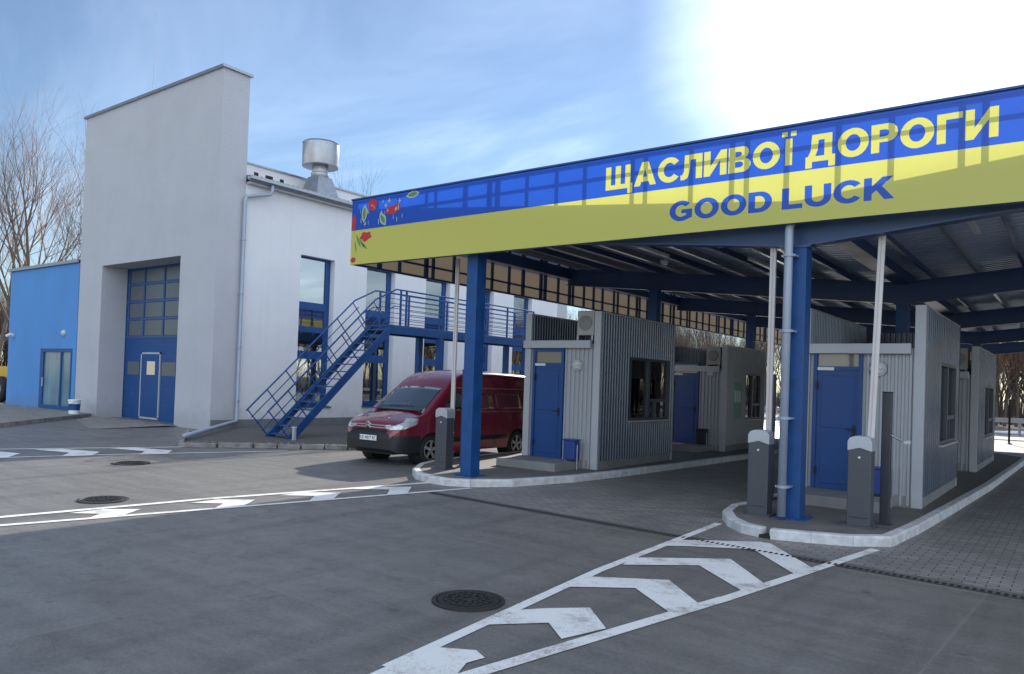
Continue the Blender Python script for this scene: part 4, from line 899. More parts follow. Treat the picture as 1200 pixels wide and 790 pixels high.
# ============================================================ BOOTHS
def booth(x0, x1, y0, y1, ztop, label, wins, doorx, lampx, notice=False, side=None, rib=.11):
    SIDE = side or DCLAD; step = True
    b = thing('control_booth', ((x0+x1)/2, y0, .113), label, 'booth', 'ribbed grey control booths')
    zb = .12; zr = ztop-.62; pt = .10      # roof level, side wall thickness
    (wy0, wy1, wz0, wz1) = wins
    # right wall: outer ribbed face, inner face, top trim
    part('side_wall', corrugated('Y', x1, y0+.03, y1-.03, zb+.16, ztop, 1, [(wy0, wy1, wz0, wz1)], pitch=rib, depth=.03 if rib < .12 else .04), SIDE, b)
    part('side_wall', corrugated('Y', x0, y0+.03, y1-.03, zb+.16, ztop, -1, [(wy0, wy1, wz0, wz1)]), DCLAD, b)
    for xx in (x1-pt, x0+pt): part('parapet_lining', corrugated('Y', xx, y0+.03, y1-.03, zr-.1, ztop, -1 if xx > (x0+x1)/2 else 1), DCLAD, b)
    tp = MB()
    for xa_, xb_ in ((x0, x0+pt), (x1-pt, x1)): tp.box(xa_-.022, xb_+.022, y0, y1, ztop, ztop+.03)
    part('parapet_cap', tp, TRIM, b)
    part('corner_trim', MB().box(x1-pt-.02, x1+.026, y0-.02, y0+.04, zb, ztop+.03), TRIM, b)
    part('corner_trim', MB().box(x0-.026, x0+pt+.02, y0-.02, y0+.04, zb, ztop+.03), TRIM, b)
    part('corner_trim', MB().box(x1-.05, x1+.028, y1-.04, y1+.01, zb, ztop+.02), TRIM, b)
    dx0, dx1 = doorx
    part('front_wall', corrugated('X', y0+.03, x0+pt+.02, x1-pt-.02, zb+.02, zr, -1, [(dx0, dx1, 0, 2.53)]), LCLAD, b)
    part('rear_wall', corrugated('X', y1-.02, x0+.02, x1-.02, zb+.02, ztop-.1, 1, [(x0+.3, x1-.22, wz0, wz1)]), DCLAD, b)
    part('roof', MB().box(x0+pt, x1-pt, y0+.06, y1-.05, zr-.05, zr), DCLAD, b)
    part('entrance_band', MB().box(x0-.01, x1-pt-.06, y0-.12, y0-.022, zr-.09, zr+.07), TRIM, b, bevel=.008)
    part('plinth', MB().box(x0+.02, x1+.012, y0+.005, y1+.02, .1, .285), PLINTH, b)
    # door
    fy = y0+.02; fzt = 2.53
    f = MB().box(dx0, dx0+.06, fy-.05, fy+.06, .26, fzt).box(dx1-.06, dx1, fy-.05, fy+.06, .26, fzt).box(dx0+.06, dx1-.06, fy-.05, fy+.06, fzt-.07, fzt).box(dx0+.06, dx1-.06, fy-.045, fy+.06, 2.17, 2.23)
    d = part('door', MB().box(dx0+.06, dx1-.06, fy-.02, fy+.02, .27, 2.17), DOORBLUE, b)
    pnl = MB().box(dx0+.13, dx1-.13, fy-.032, fy-.02, .36, 1.15).box(dx0+.13, dx1-.13, fy-.032, fy-.02, 1.25, 2.08)
    part('door_panel', pnl, DOORBLUE, d, bevel=.008)
    part('door_frame', f, DOORBLUE, d)
    part('handle', MB().box(dx1-.13, dx1-.09, fy-.04, fy-.02, 1.13, 1.31).bar((dx1-.11, fy-.055, 1.24), (dx1-.23, fy-.055, 1.24), .02, .02), BLACKP, d)
    part('hinge', MB().box(dx0+.045, dx0+.075, fy-.062, fy-.02, 1.86, 1.98).box(dx0+.045, dx0+.075, fy-.062, fy-.02, .5, .62), BLACKP, d)
    part('fanlight', MB().box(dx0+.06, dx1-.06, fy-.01, fy-.004, 2.23, fzt-.07), glass_mat('fanlight_glass', (.14, .12, .10), .1, .2), d)
    part('door_sign', MB().box(dx0+.07, dx0+.32, fy-.062, fy-.046, 2.165, 2.215), WHITE, d)
    # window in the right wall
    xw = x1+.012; ww = .055
    wf = MB().box(xw-.09, xw+.02, wy0, wy0+ww, wz0, wz1).box(xw-.09, xw+.02, wy1-ww, wy1, wz0, wz1).box(xw-.09, xw+.02, wy0+ww, wy1-ww, wz1-ww, wz1).box(xw-.09, xw+.02, wy0+ww, wy1-ww, wz0, wz0+ww)
    ym = wy0+(wy1-wy0)*.47; wf.box(xw-.09, xw+.015, ym-.045, ym+.045, wz0+ww, wz1-ww)
    zt_ = wz0+(wz1-wz0)*.32; wf.box(xw-.08, xw+.012, ym+.045, wy1-ww, zt_-.035, zt_+.035); wf.box(xw-.08, xw+.01, ym+.32, ym+.38, wz0+ww, zt_-.035)
    wn = part('window', wf, mat('window_frame_dark', (.045, .055, .075), .4), b)
    part('pane', MB().box(xw-.045, xw-.04, wy0+ww, wy1-ww, wz0+ww, wz1-ww), BOOTHGL, wn)
    xl = x0-.012
    wf = MB().box(xl-.02, xl+.09, wy0, wy0+ww, wz0, wz1).box(xl-.02, xl+.09, wy1-ww, wy1, wz0, wz1).box(xl-.02, xl+.09, wy0+ww, wy1-ww, wz1-ww, wz1).box(xl-.02, xl+.09, wy0+ww, wy1-ww, wz0, wz0+ww).box(xl-.015, xl+.09, ym-.04, ym+.04, wz0+ww, wz1-ww)
    wn2 = part('window', wf, bpy.data.materials['window_frame_dark'], b)
    part('pane', MB().box(xl+.04, xl+.045, wy0+ww, wy1-ww, wz0+ww, wz1-ww), BOOTHGL, wn2)
    rwf = MB().box(x0+.3, x0+.36, y1-.08, y1+.02, wz0, wz1).box(x1-.28, x1-.22, y1-.08, y1+.02, wz0, wz1).box(x0+.36, x1-.28, y1-.08, y1+.02, wz1-.06, wz1).box(x0+.36, x1-.28, y1-.08, y1+.02, wz0, wz0+.06)
    wn3 = part('window', rwf, bpy.data.materials['window_frame_dark'], b)
    part('pane', MB().box(x0+.36, x1-.28, y1-.035, y1-.03, wz0+.06, wz1-.06), BOOTHGL, wn3)
    dk = part('desk', MB().box(x1-.62, x1-.06, wy0+.1, wy1-.1, .86, .90), PLINTH, b)
    part('monitor', MB().box(x1-.36, x1-.33, wy0+.25, wy0+.72, 1.08, 1.40).box(x1-.38, x1-.31, wy0+.45, wy0+.52, .90, 1.08), BLACKP, dk)
    part('floor', MB().box(x0+.05, x1-.05, y0+.1, y1-.1, .27, .29), PLINTH, b)
    part('sill', MB().box(xw-.03, xw+.07, wy0-.03, wy1+.03, wz0-.03, wz0-.002), TRIM, wn)
    if notice:
        nb = part('notice', MB().box(x1+.022, x1+.03, y0+.55, y0+1.15, 1.0, 2.0), POSTER, b)
        ps = MB()
        for k in range(3): ps.box(x1+.031, x1+.034, y0+.62+k*.17, y0+.74+k*.17, 1.45, 1.78)
        part('notice_photo', ps, WHITE, nb)
    if step:
        s = part('doorstep', MB().box(dx0-.18, x1-pt-.25, y0-.95, y0+.0, .10, .27), PLINTH, b, bevel=.01)
    return b
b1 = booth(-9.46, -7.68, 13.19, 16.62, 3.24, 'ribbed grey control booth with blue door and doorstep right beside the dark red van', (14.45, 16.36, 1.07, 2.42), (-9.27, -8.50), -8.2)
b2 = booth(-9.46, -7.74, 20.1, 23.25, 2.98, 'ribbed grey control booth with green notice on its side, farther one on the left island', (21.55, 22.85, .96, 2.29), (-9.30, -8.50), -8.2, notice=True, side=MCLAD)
b3 = booth(-3.66, -1.90, 12.85, 16.80, 3.14, 'ribbed grey control booth with blue door right behind the canopy downpipe', (14.4, 16.35, 1.0, 2.38), (-3.48, -2.74), -2.4, rib=.20)
b4 = booth(-3.66, -1.90, 20.3, 24.5, 2.95, 'ribbed dark grey control booth farther back on the middle island', (21.75, 24.0, .85, 2.12), (-3.48, -2.74), -2.4, rib=.20)
wall_lamp(-8.18, 13.2, 2.19, .125, 'round wall lamp beside the blue door of the booth next to the van')
wall_lamp(-8.15, 20.11, 2.26, .125, 'round wall lamp beside the blue door of the farther left booth')
wall_lamp(-2.52, 12.86, 2.20, .125, 'round wall lamp beside the blue door behind the downpipe')
# air conditioners on the booth roofs
def aircon(x, y, z, label):
    t = thing('air_conditioner', (x, y, z), label, 'air conditioner', 'air conditioner units on the booths')
    part('casing', MB().box(x-.40, x, y, y+.28, z, z+.50), mat('aircon_white', (.42, .40, .38), .5, var=.05), t, bevel=.015)
    smooth_by_angle(part('fan_grille', MB().lathe([(.15, -.01), (.15, -.02), (.13, -.03), (.03, -.02)], (x-.2, y, z+.25), 'Y'), mat('aircon_grille', (.25, .24, .23), .5), t))
    part('bracket', MB().box(x-.40, x-.36, y, y+.26, z-.10, z).box(x-.06, x-.02, y, y+.26, z-.10, z), GALV, t)
    part('hose', MB().tube([(x-.02, y+.1, z+.1), (x+.03, y+.06, z), (x+.03, y+.05, z-.25)], .02, 8), BLACKP, t)
    return t
aircon(-7.84-.02, 13.25, 2.80, 'weathered white air conditioner unit on the roof of the booth next to the van')
aircon(-7.95, 20.2, 2.47, 'air conditioner unit on the roof of the farther left booth')
aircon(-2.10, 20.4, 2.45, 'air conditioner unit on the roof of the far booth of the middle island')
# waste bins on legs
def bin_(x, y, label, m_=BIN):
    z = .113
    t = thing('litter_bin', (x, y, z), label, 'litter bin', 'small litter bins by the booth doors')
    b = MB().prism([(x-.13, y-.10), (x+.13, y-.10), (x+.14, y+.10), (x-.14, y+.10)], .30, .68)
    part('body', b, m_, t, bevel=.02)
    part('rim', MB().box(x-.15, x+.15, y-.115, y+.115, .68, .71), m_, t, bevel=.008)
    part('stand', MB().tube([(x-.14, y, z), (x-.14, y, .6)], .012, 6).tube([(x+.14, y, z), (x+.14, y, .6)], .012, 6).tube([(x-.14, y, .2), (x+.14, y, .2)], .01, 6), GALV, t)
    return t
bin_(-8.12, 12.95, 'small blue litter bin on a stand by the booth next to the van')
bin_(-8.25, 19.8, 'small dark litter bin on a stand by the farther left booth', BLACKP)
bin_(-2.46, 12.6, 'small blue litter bin on a stand behind the right-hand barrier cabinet')
# papers on the doorstep of booth 2
tag(part('door_mat', MB().box(-9.2, -8.75, 19.5, 19.8, .272, .28), WHITE, loc=(-9, 19.6, .272)), 'pale mat on the doorstep of the farther left booth', 'mat')

# ============================================================ BARRIERS
def barrier(x, y, label):
    z = .113
    t = thing('barrier_gate', (x, y, z), label, 'barrier', 'barriers with raised booms')
    part('cabinet', MB().box(x-.15, x+.13, y-.11, y+.11, z, 1.12), CAB, t, bevel=.012)
    c = MB(); pf_ = [(x-.155, 1.08), (x-.155, 1.20), (x-.13, 1.245), (x-.07, 1.268), (x+.05, 1.268), (x+.11, 1.245), (x+.135, 1.20), (x+.135, 1.08), (x-.01, 1.12)]
    n_ = len(pf_); c.add([(a, yy_, b) for yy_ in (y-.118, y+.118) for a, b in pf_], [tuple(range(n_))[::-1], tuple(range(n_, 2*n_))]+[(i, (i+1) % n_, n_+(i+1) % n_, n_+i) for i in range(n_)])
    part('cap', c, CABTOP, t, bevel=.006)
    part('lock', MB().lathe([(.014, 0), (.014, -.012)], (x-.01, y-.11, 1.0), 'Y', 12), WHITE, t)
    part('door_seam', MB().box(x-.125, x+.105, y-.1125, y-.110, .24, .246), DARK, t)
    part('base_flange', MB().box(x-.19, x+.17, y-.15, y+.15, z, z+.03), CAB, t)
    bo = part('boom', MB().box(x-.01, x+.075, y+.135, y+.18, .78, 4.13), BOOM, t, bevel=.01)
    part('rubber_edge', MB().box(x+.028, x+.037, y+.129, y+.137, .8, 4.08), BOOMR, bo)
    part('boom_clamp', MB().box(x-.03, x+.10, y+.112, y+.20, .82, 1.04), BLACKP, t, bevel=.01)
    return t
bar0 = barrier(-9.66, 10.90, 'raised barrier with grey cabinet in front of the dark red van')
def clone(o, loc, label):
    c = copy_tree(o); c.location = loc; c['label'] = label; return c
clone(bar0, (-3.47, 10.40, .113), 'raised barrier with grey cabinet left of the downpipe on the middle island')
c_ = clone(bar0, (-2.22, 10.50, .113), 'raised barrier with grey cabinet right of the downpipe on the middle island')
for ch in c_.children:
    if ch.name.startswith('boom') and not ch.name.startswith('boom_c'): ch.rotation_euler = (0, R(1.6), 0)
def column_(x, y, h, label):
    t = thing('sensor_column', (x, y, .113), label, 'post', 'slim black sensor columns')
    part('column', MB().box(x-.055, x+.055, y-.06, y+.06, .113, h), COLM, t, bevel=.006)
    part('foot_plate', MB().box(x-.09, x+.09, y-.09, y+.09, .113, .125), COLM, t)
    part('top_cap', MB().box(x-.06, x+.06, y-.065, y+.065, h, h+.015), BLACKP, t)
    return t
c1 = column_(-9.73, 11.55, 2.0, 'slim dark sensor column between the dark red van and the blue post')
column_(-2.03, 10.98, 1.83, 'slim dark sensor column with a small arm right of the barrier cabinet')
column_(-3.89, 12.05, 2.05, 'slim dark sensor column behind the left barrier of the middle island')
ar = thing('card_reader_arm', (-1.98, 10.98, 1.2), 'small pale bracket sticking out of the slim column on the middle island', 'bracket')
part('arm', MB().tube([(-1.98, 10.98, 1.28), (-1.90, 10.97, 1.24), (-1.80, 10.95, 1.20)], .014, 8), GALV, ar); part('tip', MB().box(-1.82, -1.74, 10.92, 10.98, 1.18, 1.22), TRIM, ar)

# ============================================================ DARK RED VAN
VXC, VY0 = -11.87, 11.02
def interp(tab, s):
    if s <= tab[0][0]: return tab[0][1]
    for (a, va), (b, vb) in zip(tab, tab[1:]):
        if s <= b:
            t = (s-a)/(b-a); return va+(vb-va)*t
    return tab[-1][1]
ZT = [(0, .74), (.03, .82), (.08, .885), (.2, .955), (.45, 1.04), (.72, 1.10), (.80, 1.135), (1.5, 1.66), (1.62, 1.76), (1.8, 1.88), (2.05, 1.98), (2.4, 2.035), (3.2, 2.05), (4.4, 2.02), (4.75, 1.95), (4.86, 1.86)]
WT = [(0, .60), (.03, .69), (.08, .755), (.2, .825), (.4, .875), (.8, .915), (4.3, .92), (4.7, .90), (4.86, .86)]
ZB = [(0, .34), (.1, .27), (.3, .24), (4.5, .25), (4.86, .33)]
def sect(s):
    zt, w_, zb = interp(ZT, s), interp(WT, s), interp(ZB, s)
    def wx(z):
        x = w_*(1-.035*max(0, (.55-z)/.3)**1.5)
        if z > 1.08: x -= .20*(z-1.08)*(1 if z < 1.64 else 0) if z < 1.64 else .112+.06*(z-1.64)
        return x
    r = .13 if zt > 1.3 else max(.05, .13)
    edge = zt-(.05 if zt < 1.2 else .035)
    zc = edge-r; pts = []
    ns_ = 16
    for k in range(ns_): z = zb+(zc-zb)*k/(ns_-1); pts.append((wx(z), z))
    xe = wx(zc)
    for k in range(1, 7):
        a = R(90*k/6); pts.append((xe-r*(1-math.cos(a)), zc+r*math.sin(a)))
    x6, z6 = pts[-1]
    for k in range(1, 9):
        t = k/8; pts.append((x6*(1-t), z6+(zt-z6)*(1-(1-t)**2)))
    return pts
stn_ = [0, .03, .055, .08, .12, .2, .3, .45, .6, .72, .80, .95, 1.1, 1.25, 1.4, 1.5, 1.62, 1.7, 1.8, 1.92, 2.05, 2.2, 2.4, 2.8, 3.2, 3.6, 4.0, 4.4, 4.6, 4.75, 4.82, 4.86]
bm = bmesh.new(); grid = []
for s_ in stn_:
    h = sect(s_); ring = [(x, z) for x, z in h] + [(-x, z) for x, z in reversed(h[:-1])]
    grid.append([bm.verts.new((x, s_, z)) for x, z in ring])
nr = len(grid[0])
for a, b in zip(grid, grid[1:]):
    for k in range(nr-1): bm.faces.new((a[k], a[k+1], b[k+1], b[k]))
    bm.faces.new((a[nr-1], a[0], b[0], b[nr-1]))
bm.faces.new(grid[0]); bm.faces.new(list(reversed(grid[-1])))
bmesh.ops.recalc_face_normals(bm, faces=bm.faces)
def cut_poly(poly, ia, ib, sel):
    """cut the shell along the edges of a convex polygon in axes (ia, ib); return the faces inside"""
    n_ = len(poly)
    for i in range(n_):
        p, q = poly[i], poly[(i+1) % n_]; d_ = (q[0]-p[0], q[1]-p[1]); no = [0, 0, 0]; no[ia] = d_[1]; no[ib] = -d_[0]
        co = [0, 0, 0]; co[ia] = p[0]; co[ib] = p[1]
        fsel = []
        xs = [v[0] for v in poly]; zs = [v[1] for v in poly]
        for f in bm.faces:
            if not sel(f): continue
            fx = [v.co[ia] for v in f.verts]; fz = [v.co[ib] for v in f.verts]
            if max(fx) < min(xs)-.001 or min(fx) > max(xs)+.001 or max(fz) < min(zs)-.001 or min(fz) > max(zs)+.001: continue
            fsel.append(f)
        geom = list({v for f in fsel for v in f.verts}) + list({e for f in fsel for e in f.edges}) + fsel
        bmesh.ops.bisect_plane(bm, geom=geom, dist=1e-5, plane_co=co, plane_no=no)
    A = sum(poly[i][0]*poly[(i+1) % n_][1]-poly[(i+1) % n_][0]*poly[i][1] for i in range(n_)); sg = 1 if A > 0 else -1
    out = []
    for f in bm.faces:
        if not sel(f): continue
        c = f.calc_center_median(); u, v = c[ia], c[ib]
        if all(sg*((poly[(i+1) % n_][0]-poly[i][0])*(v-poly[i][1])-(poly[(i+1) % n_][1]-poly[i][1])*(u-poly[i][0])) > -1e-6 for i in range(n_)): out.append(f)
    return out
def right(f): return f.calc_center_median().x > .5 and f.normal.x > .3
def left(f): return f.calc_center_median().x < -.5 and f.normal.x < -.3
def front(f): return f.normal.y < -.12 or (f.normal.z > .3 and f.calc_center_median().y < .7)
layer = bm.faces.layers.int.new('grp')
def mark(fs, i):
    for f in fs: f[layer] = i
WC = [(.93, .31), (3.98, .31)]
arch = []
for cy, cz in WC:
    poly = [(cy+.375*math.cos(R(a)), cz+.375*math.sin(R(a))) for a in range(0, 360, 24)]
    for sd in (right, left): mark(cut_poly(poly, 1, 2, sd), 9)
# windscreen: whole sloping glass seen from above
mark(cut_poly([(-.74, .80), (.74, .80), (.66, 1.47), (-.66, 1.47)], 0, 1, lambda f: f.normal.z > .2 and .7 < f.calc_center_median().y < 1.6), 1)
for sd in (right, left):
    mark(cut_poly([(1.22, 1.12), (2.02, 1.13), (2.02, 1.56), (1.66, 1.56)], 1, 2, sd), 2)
    mark(cut_poly([(2.20, 1.15), (3.02, 1.16), (3.02, 1.53), (2.20, 1.53)], 1, 2, sd), 3)
    mark(cut_poly([(3.16, 1.16), (4.14, 1.17), (4.08, 1.52), (3.16, 1.53)], 1, 2, sd), 3)
    mark(cut_poly([(.02, .735), (.02, .80), (.40, .985), (.56, .965), (.50, .86), (.22, .76)], 1, 2, lambda f, q=(1 if sd is right else -1): f.calc_center_median().x*q > .44 and f.calc_center_median().y < .62), 4)
    mark(cut_poly([(.0, .2), (.62, .2), (.58, .62), (.0, .62)], 1, 2, sd), 5)
    mark(cut_poly([(1.36, .46), (3.55, .46), (3.55, .56), (1.36, .56)], 1, 2, sd), 6)
mark([f for f in bm.faces if f[layer] == 0 and f.calc_center_median().z < .60 and f.calc_center_median().y < .35 and f.normal.y < -.2], 5)
mark([f for f in bm.faces if f[layer] == 0 and f.calc_center_median().y < .02 and len(f.verts) > 20], 5)
van = thing('parked_van', (VXC, VY0, 0), 'dark red high-roof van parked nose first beside the blue post', 'van')
groups = {i: [f for f in bm.faces if f[layer] == i] for i in range(0, 10)}
def emit(name, i, material, parent, push=0.0, smooth=True, test=None):
    vm = {}; vs = []; fs = []
    for f in groups[i]:
        if test and not test(f.calc_center_median()): continue
        idx = []
        for v in f.verts:
            if v.index not in vm: vm[v.index] = len(vs); vs.append((v.co.x+VXC, v.co.y+VY0, v.co.z))
            idx.append(vm[v.index])
        fs.append(tuple(idx))
    me = bpy.data.meshes.new(name); off = wloc(parent); me.from_pydata([Vector(v)-off for v in vs], [], fs); me.materials.append(material)
    o = bpy.data.objects.new(name, me); col.objects.link(o); o.parent = parent
    if smooth: smooth_by_angle(o, 50)
    if push: m_ = o.modifiers.new('thick', 'SOLIDIFY'); m_.thickness = push; m_.offset = 1
    return o
bm.verts.index_update()
body = emit('body', 0, MAROON, van)
emit('windscreen', 1, VANGLASS, van, .004)
for q in (1, -1):
    emit('side_window', 2, VANGLASS, van, .004, test=lambda c: c.x*q > 0)
    for ya_, yb_ in ((2.1, 3.1), (3.1, 4.3)): emit('side_panel', 3, mat('tinted_red_panel', (.15, .03, .045), .22, coat=.6), van, .003, test=lambda c: c.x*q > 0 and ya_ < c.y < yb_)
    emit('headlight', 4, LAMPG, van, .006, test=lambda c: c.x*q > 0)
    emit('rub_strip', 6, BLACKP, van, .008, test=lambda c: c.x*q > 0)
emit('bumper', 5, BLACKP, van, .012)
bm.free()
def V_(x, s, z): return (VXC+x, VY0+s, z)
def vbox(mb, x0, x1, s0, s1, z0, z1): return mb.box(VXC+x0, VXC+x1, VY0+s0, VY0+s1, z0, z1)
part('underbody', vbox(vbox(vbox(MB(), -.55, .55, .15, 4.8, .22, .62), -.8, .8, 1.4, 3.5, .24, .5), -.8, .8, 4.4, 4.7, .3, .6), DARK, van)
for cy, cz in WC:
    for q in (1, -1):
        part('wheel_arch', MB().lathe([(.36, .0), (.36, -.3*q), (.01, -.3*q)], V_(.86*q, cy, cz), 'X', 30), DARK, van)
        t_ = MB().lathe([(.20, -.10), (.285, -.10), (.308, -.075), (.31, 0), (.308, .07), (.285, .098), (.215, .10), (.205, .06)], V_(.80*q, cy, cz), 'X', 36)
        wh = smooth_by_angle(part('wheel', t_, RUBBER, van))
        xo = .80*q+.055*q
        rim = MB().lathe([(.205, 0), (.21, .045*q), (.19, .05*q), (.18, .0), (.06, -.02*q)], V_(xo, cy, cz), 'X', 30)
        for k in range(5):
            a = R(72*k+14); c_, s_2 = math.cos(a), math.sin(a)
            p0 = V_(xo+.028*q, cy+.03*c_, cz+.03*s_2); p1 = V_(xo+.034*q, cy+.195*c_, cz+.195*s_2)
            rim.bar(p0, p1, .065, .02, (1, 0, 0))
        rim.lathe([(.05, .0), (.05, .05*q), (.01, .055*q)], V_(xo, cy, cz), 'X', 16)
        part('rim', rim, ALLOY, wh)
        part('brake_disc', MB().lathe([(.17, -.05*q), (.17, -.04*q), (.02, -.03*q)], V_(xo, cy, cz), 'X', 24), IRON, wh)
# front: grille, chrome bars with the double chevron, plate, fog lamps
part('grille', vbox(MB(), -.50, .50, -.012, .05, .665, .735), DARK, van)
cb_ = MB()
for z0 in (.775, .825):
    for q in (1, -1):
        pts = [(.07*q, -.03, z0+.005), (.30*q, -.022, z0), (.50*q, .0, z0+.0), (.60*q, .035, z0+.008)]
        for a, b in zip(pts, pts[1:]): cb_.bar(V_(*a), V_(*b), .016, .020)
part('chrome_bar', cb_, CHROME, van)
lg = MB()
for z0 in (.775, .835):
    for q in (1, -1): lg.bar(V_(.085*q, -.04, z0-.01), V_(0, -.05, z0+.055), .012, .030)
part('chevron_badge', lg, CHROME, van)
plt = part('number_plate', vbox(MB(), -.27, .25, -.034, -.022, .50, .605), WHITE, van)
tv, tf = fit_text('CE 4877 EC', VXC-.225, VXC+.235, .522, .585, 0.01)
part('plate_text', MB().add([(x, VY0-.0365, z) for x, z in tv], tf), INK, plt)
part('plate_band', vbox(MB(), -.268, -.237, -.037, -.0345, .503, .602), BLUE, plt)
for q in (1, -1):
    smooth_by_angle(part('fog_lamp', MB().lathe([(.052, 0), (.055, -.03), (.045, -.042), (.005, -.046)], V_(.62*q, .055, .40), 'Y', 18), LAMPG, van))
    mr_ = MB(); mr_.lathe([(.005, -.09), (.07, -.075), (.10, -.02), (.105, .03), (.09, .05), (.005, .055)], V_(1.03*q, 1.33, 1.20), 'Y', 18)
    mo = smooth_by_angle(part('side_mirror', mr_, BLACKP, van)); part('mirror_arm', MB().bar(V_(.86*q, 1.33, 1.12), V_(.98*q, 1.34, 1.14), .05, .04), BLACKP, mo)
    part('wiper', MB().tube([V_(.1*q-.2, .86, 1.19), V_(.1*q+.28, .90, 1.21)], .008, 6), BLACKP, van)
    part('door_handle', MB().bar(V_(.925*q, 1.92, 1.03), V_(.925*q, 2.08, 1.03), .02, .03), MAROON, van)
    gr = MB(); 
    for s0 in (1.18, 2.10, 3.09, 4.22): gr.box(VXC+(.9235 if q > 0 else -.9235)-.003, VXC+(.9235 if q > 0 else -.9235)+.0, VY0+s0, VY0+s0+.010, .33 if s0 not in (1.18, 4.22) else .66, 1.08)
    part('door_gap', gr, DARK, van)
    part('gutter_strip', MB().bar(V_(.812*q, 1.75, 1.635), V_(.812*q, 4.45, 1.625), .02, .03), mat('pale_red_strip', (.30, .12, .13), .3), van)
    part('door_rail', MB().bar(V_(.918*q, 2.25, 1.10), V_(.918*q, 4.3, 1.10), .012, .022), mat('rail_metal', (.35, .25, .26), .3, metal=.6), van)
part('cowl_panel', MB().bar(V_(-.72, .775, 1.13), V_(.72, .775, 1.13), .07, .02), BLACKP, van)

# ============================================================ TREES
def grow(mb, p, d_, L_, r, lvl, rg, maxl, twig=None, sides=5, spread=.55, up_=.10):
    n_ = 4 if lvl < 2 else 3; pts = [p]; rs_ = [r]; q = Vector(p); dd = Vector(d_)
    tip = r*(.58 if lvl < maxl else .35); kids = []
    for k in range(n_):
        dd = (dd + Vector((rg.uniform(-1, 1), rg.uniform(-1, 1), rg.uniform(-.6, 1)))*.13 + Vector((0, 0, up_))*.5).normalized()
        q = q + dd*L_/n_; pts.append(q.copy()); rs_.append(r+(tip-r)*(k+1)/n_); kids.append((q.copy(), dd.copy(), rs_[-1]))
    (twig if (twig is not None and lvl >= 2) else mb).tube(pts, rs_, max(3, sides-lvl), caps=False)
    if lvl >= maxl: return
    nk = rg.choice((3, 4, 4)) if lvl else 6
    for k in range(nk):
        i = min(n_-1, 1+int((n_-1)*k/nk+rg.random())) if lvl else min(n_-1, 1+k//2)
        b_, bd, br = kids[i]; a = rg.uniform(0, 2*math.pi); pr_ = bd.orthogonal().normalized(); pr_.rotate(Matrix.Rotation(a, 3, bd))
        nd_ = (bd + pr_*rg.uniform(.6, 1.2)*spread*1.4).normalized(); grow(mb, b_, nd_, L_*rg.uniform(.55, .80), br*rg.uniform(.5, .7), lvl+1, rg, maxl, twig, sides, spread, up_)
    b_, bd, br = kids[-1]; grow(mb, b_, bd, L_*rg.uniform(.6, .8), br*.85, lvl+1, rg, maxl, twig, sides, spread, up_)
def bare_tree(x, y, h, seed, maxl, label, group, tw=None, r=.16, spread=.5):
    rg = random.Random(seed); t = thing('bare_tree', (x, y, 0), label, 'tree', group)
    tr = MB(); cr = MB(); grow(tr, (x, y, -.2), (rg.uniform(-.05, .05), rg.uniform(-.05, .05), 1), h*.42, r, 0, rg, maxl, cr, 7, spread)
    part('trunk', tr, BARK, t, smooth=True); part('crown', cr, tw or TWIG, t)
    return t
bare_tree(-51.0, 19.2, 14.5, 11, 5, 'tall bare tree with many fine branches, tallest one left of the annex', 'bare trees behind the annex', r=.24, spread=.42)
bare_tree(-47.0, 22.0, 15, 5, 4, 'bare tree rising behind the roof of the light blue annex', 'bare trees behind the annex', TWIG, .15)
bare_tree(-59.0, 20.5, 17, 8, 5, 'bare tree with russet twigs at the left edge behind the tall one', 'bare trees behind the annex', TWIG2, .18)
bare_tree(-57.5, 29.0, 15, 9, 4, 'smaller bare tree close to the gate tower behind the annex', 'bare trees behind the annex', TWIG, .14)
bare_tree(-68.0, 33.0, 16, 19, 4, 'far bare tree seen over the annex roof', 'bare trees behind the annex', TWIG, .14)
bare_tree(-47.0, 42.0, 17.5, 21, 4, 'bare tree top showing over the hall roof beside the exhaust cowl', 'bare trees behind the annex', TWIG, .14)
# trees one can tell apart at the edge of the wood
protos = [bare_tree(-30, 66, 9.5, 31, 5, '', 'bare trees at the edge of the wood', TWIG, .12, .36), bare_tree(-2.2, 62, 8.6, 32, 5, '', 'bare trees at the edge of the wood', TWIG2, .11, .40), bare_tree(-14, 64, 8.8, 33, 5, '', 'bare trees at the edge of the wood', TWIG, .10, .34)]
LBL = 'slender bare tree at the edge of the wood beyond the yard'
for p_ in protos: p_['label'] = LBL
LBLR = 'bare tree with russet twigs at the edge of the wood beyond the right lane'; protos[1]['label'] = LBLR
rg = random.Random(77)
for k in range(110):
    x = -46+k*.56 if k < 96 else -9+(k-96)*.6+rg.uniform(-.6, .6); y = 62+rg.uniform(-3, 7)+max(0, (x-2))*-.5
    c = copy_tree(protos[1 if x > -8 and k % 3 else (0, 2, 0, 2, 2)[k % 5]]); c.location = (x, y, 0); c.rotation_euler = (0, 0, rg.uniform(0, 6.28)); s_ = rg.uniform(.72, 1.02); c.scale = (s_, s_, s_); c['label'] = LBLR if x > -8 and k % 3 else LBL
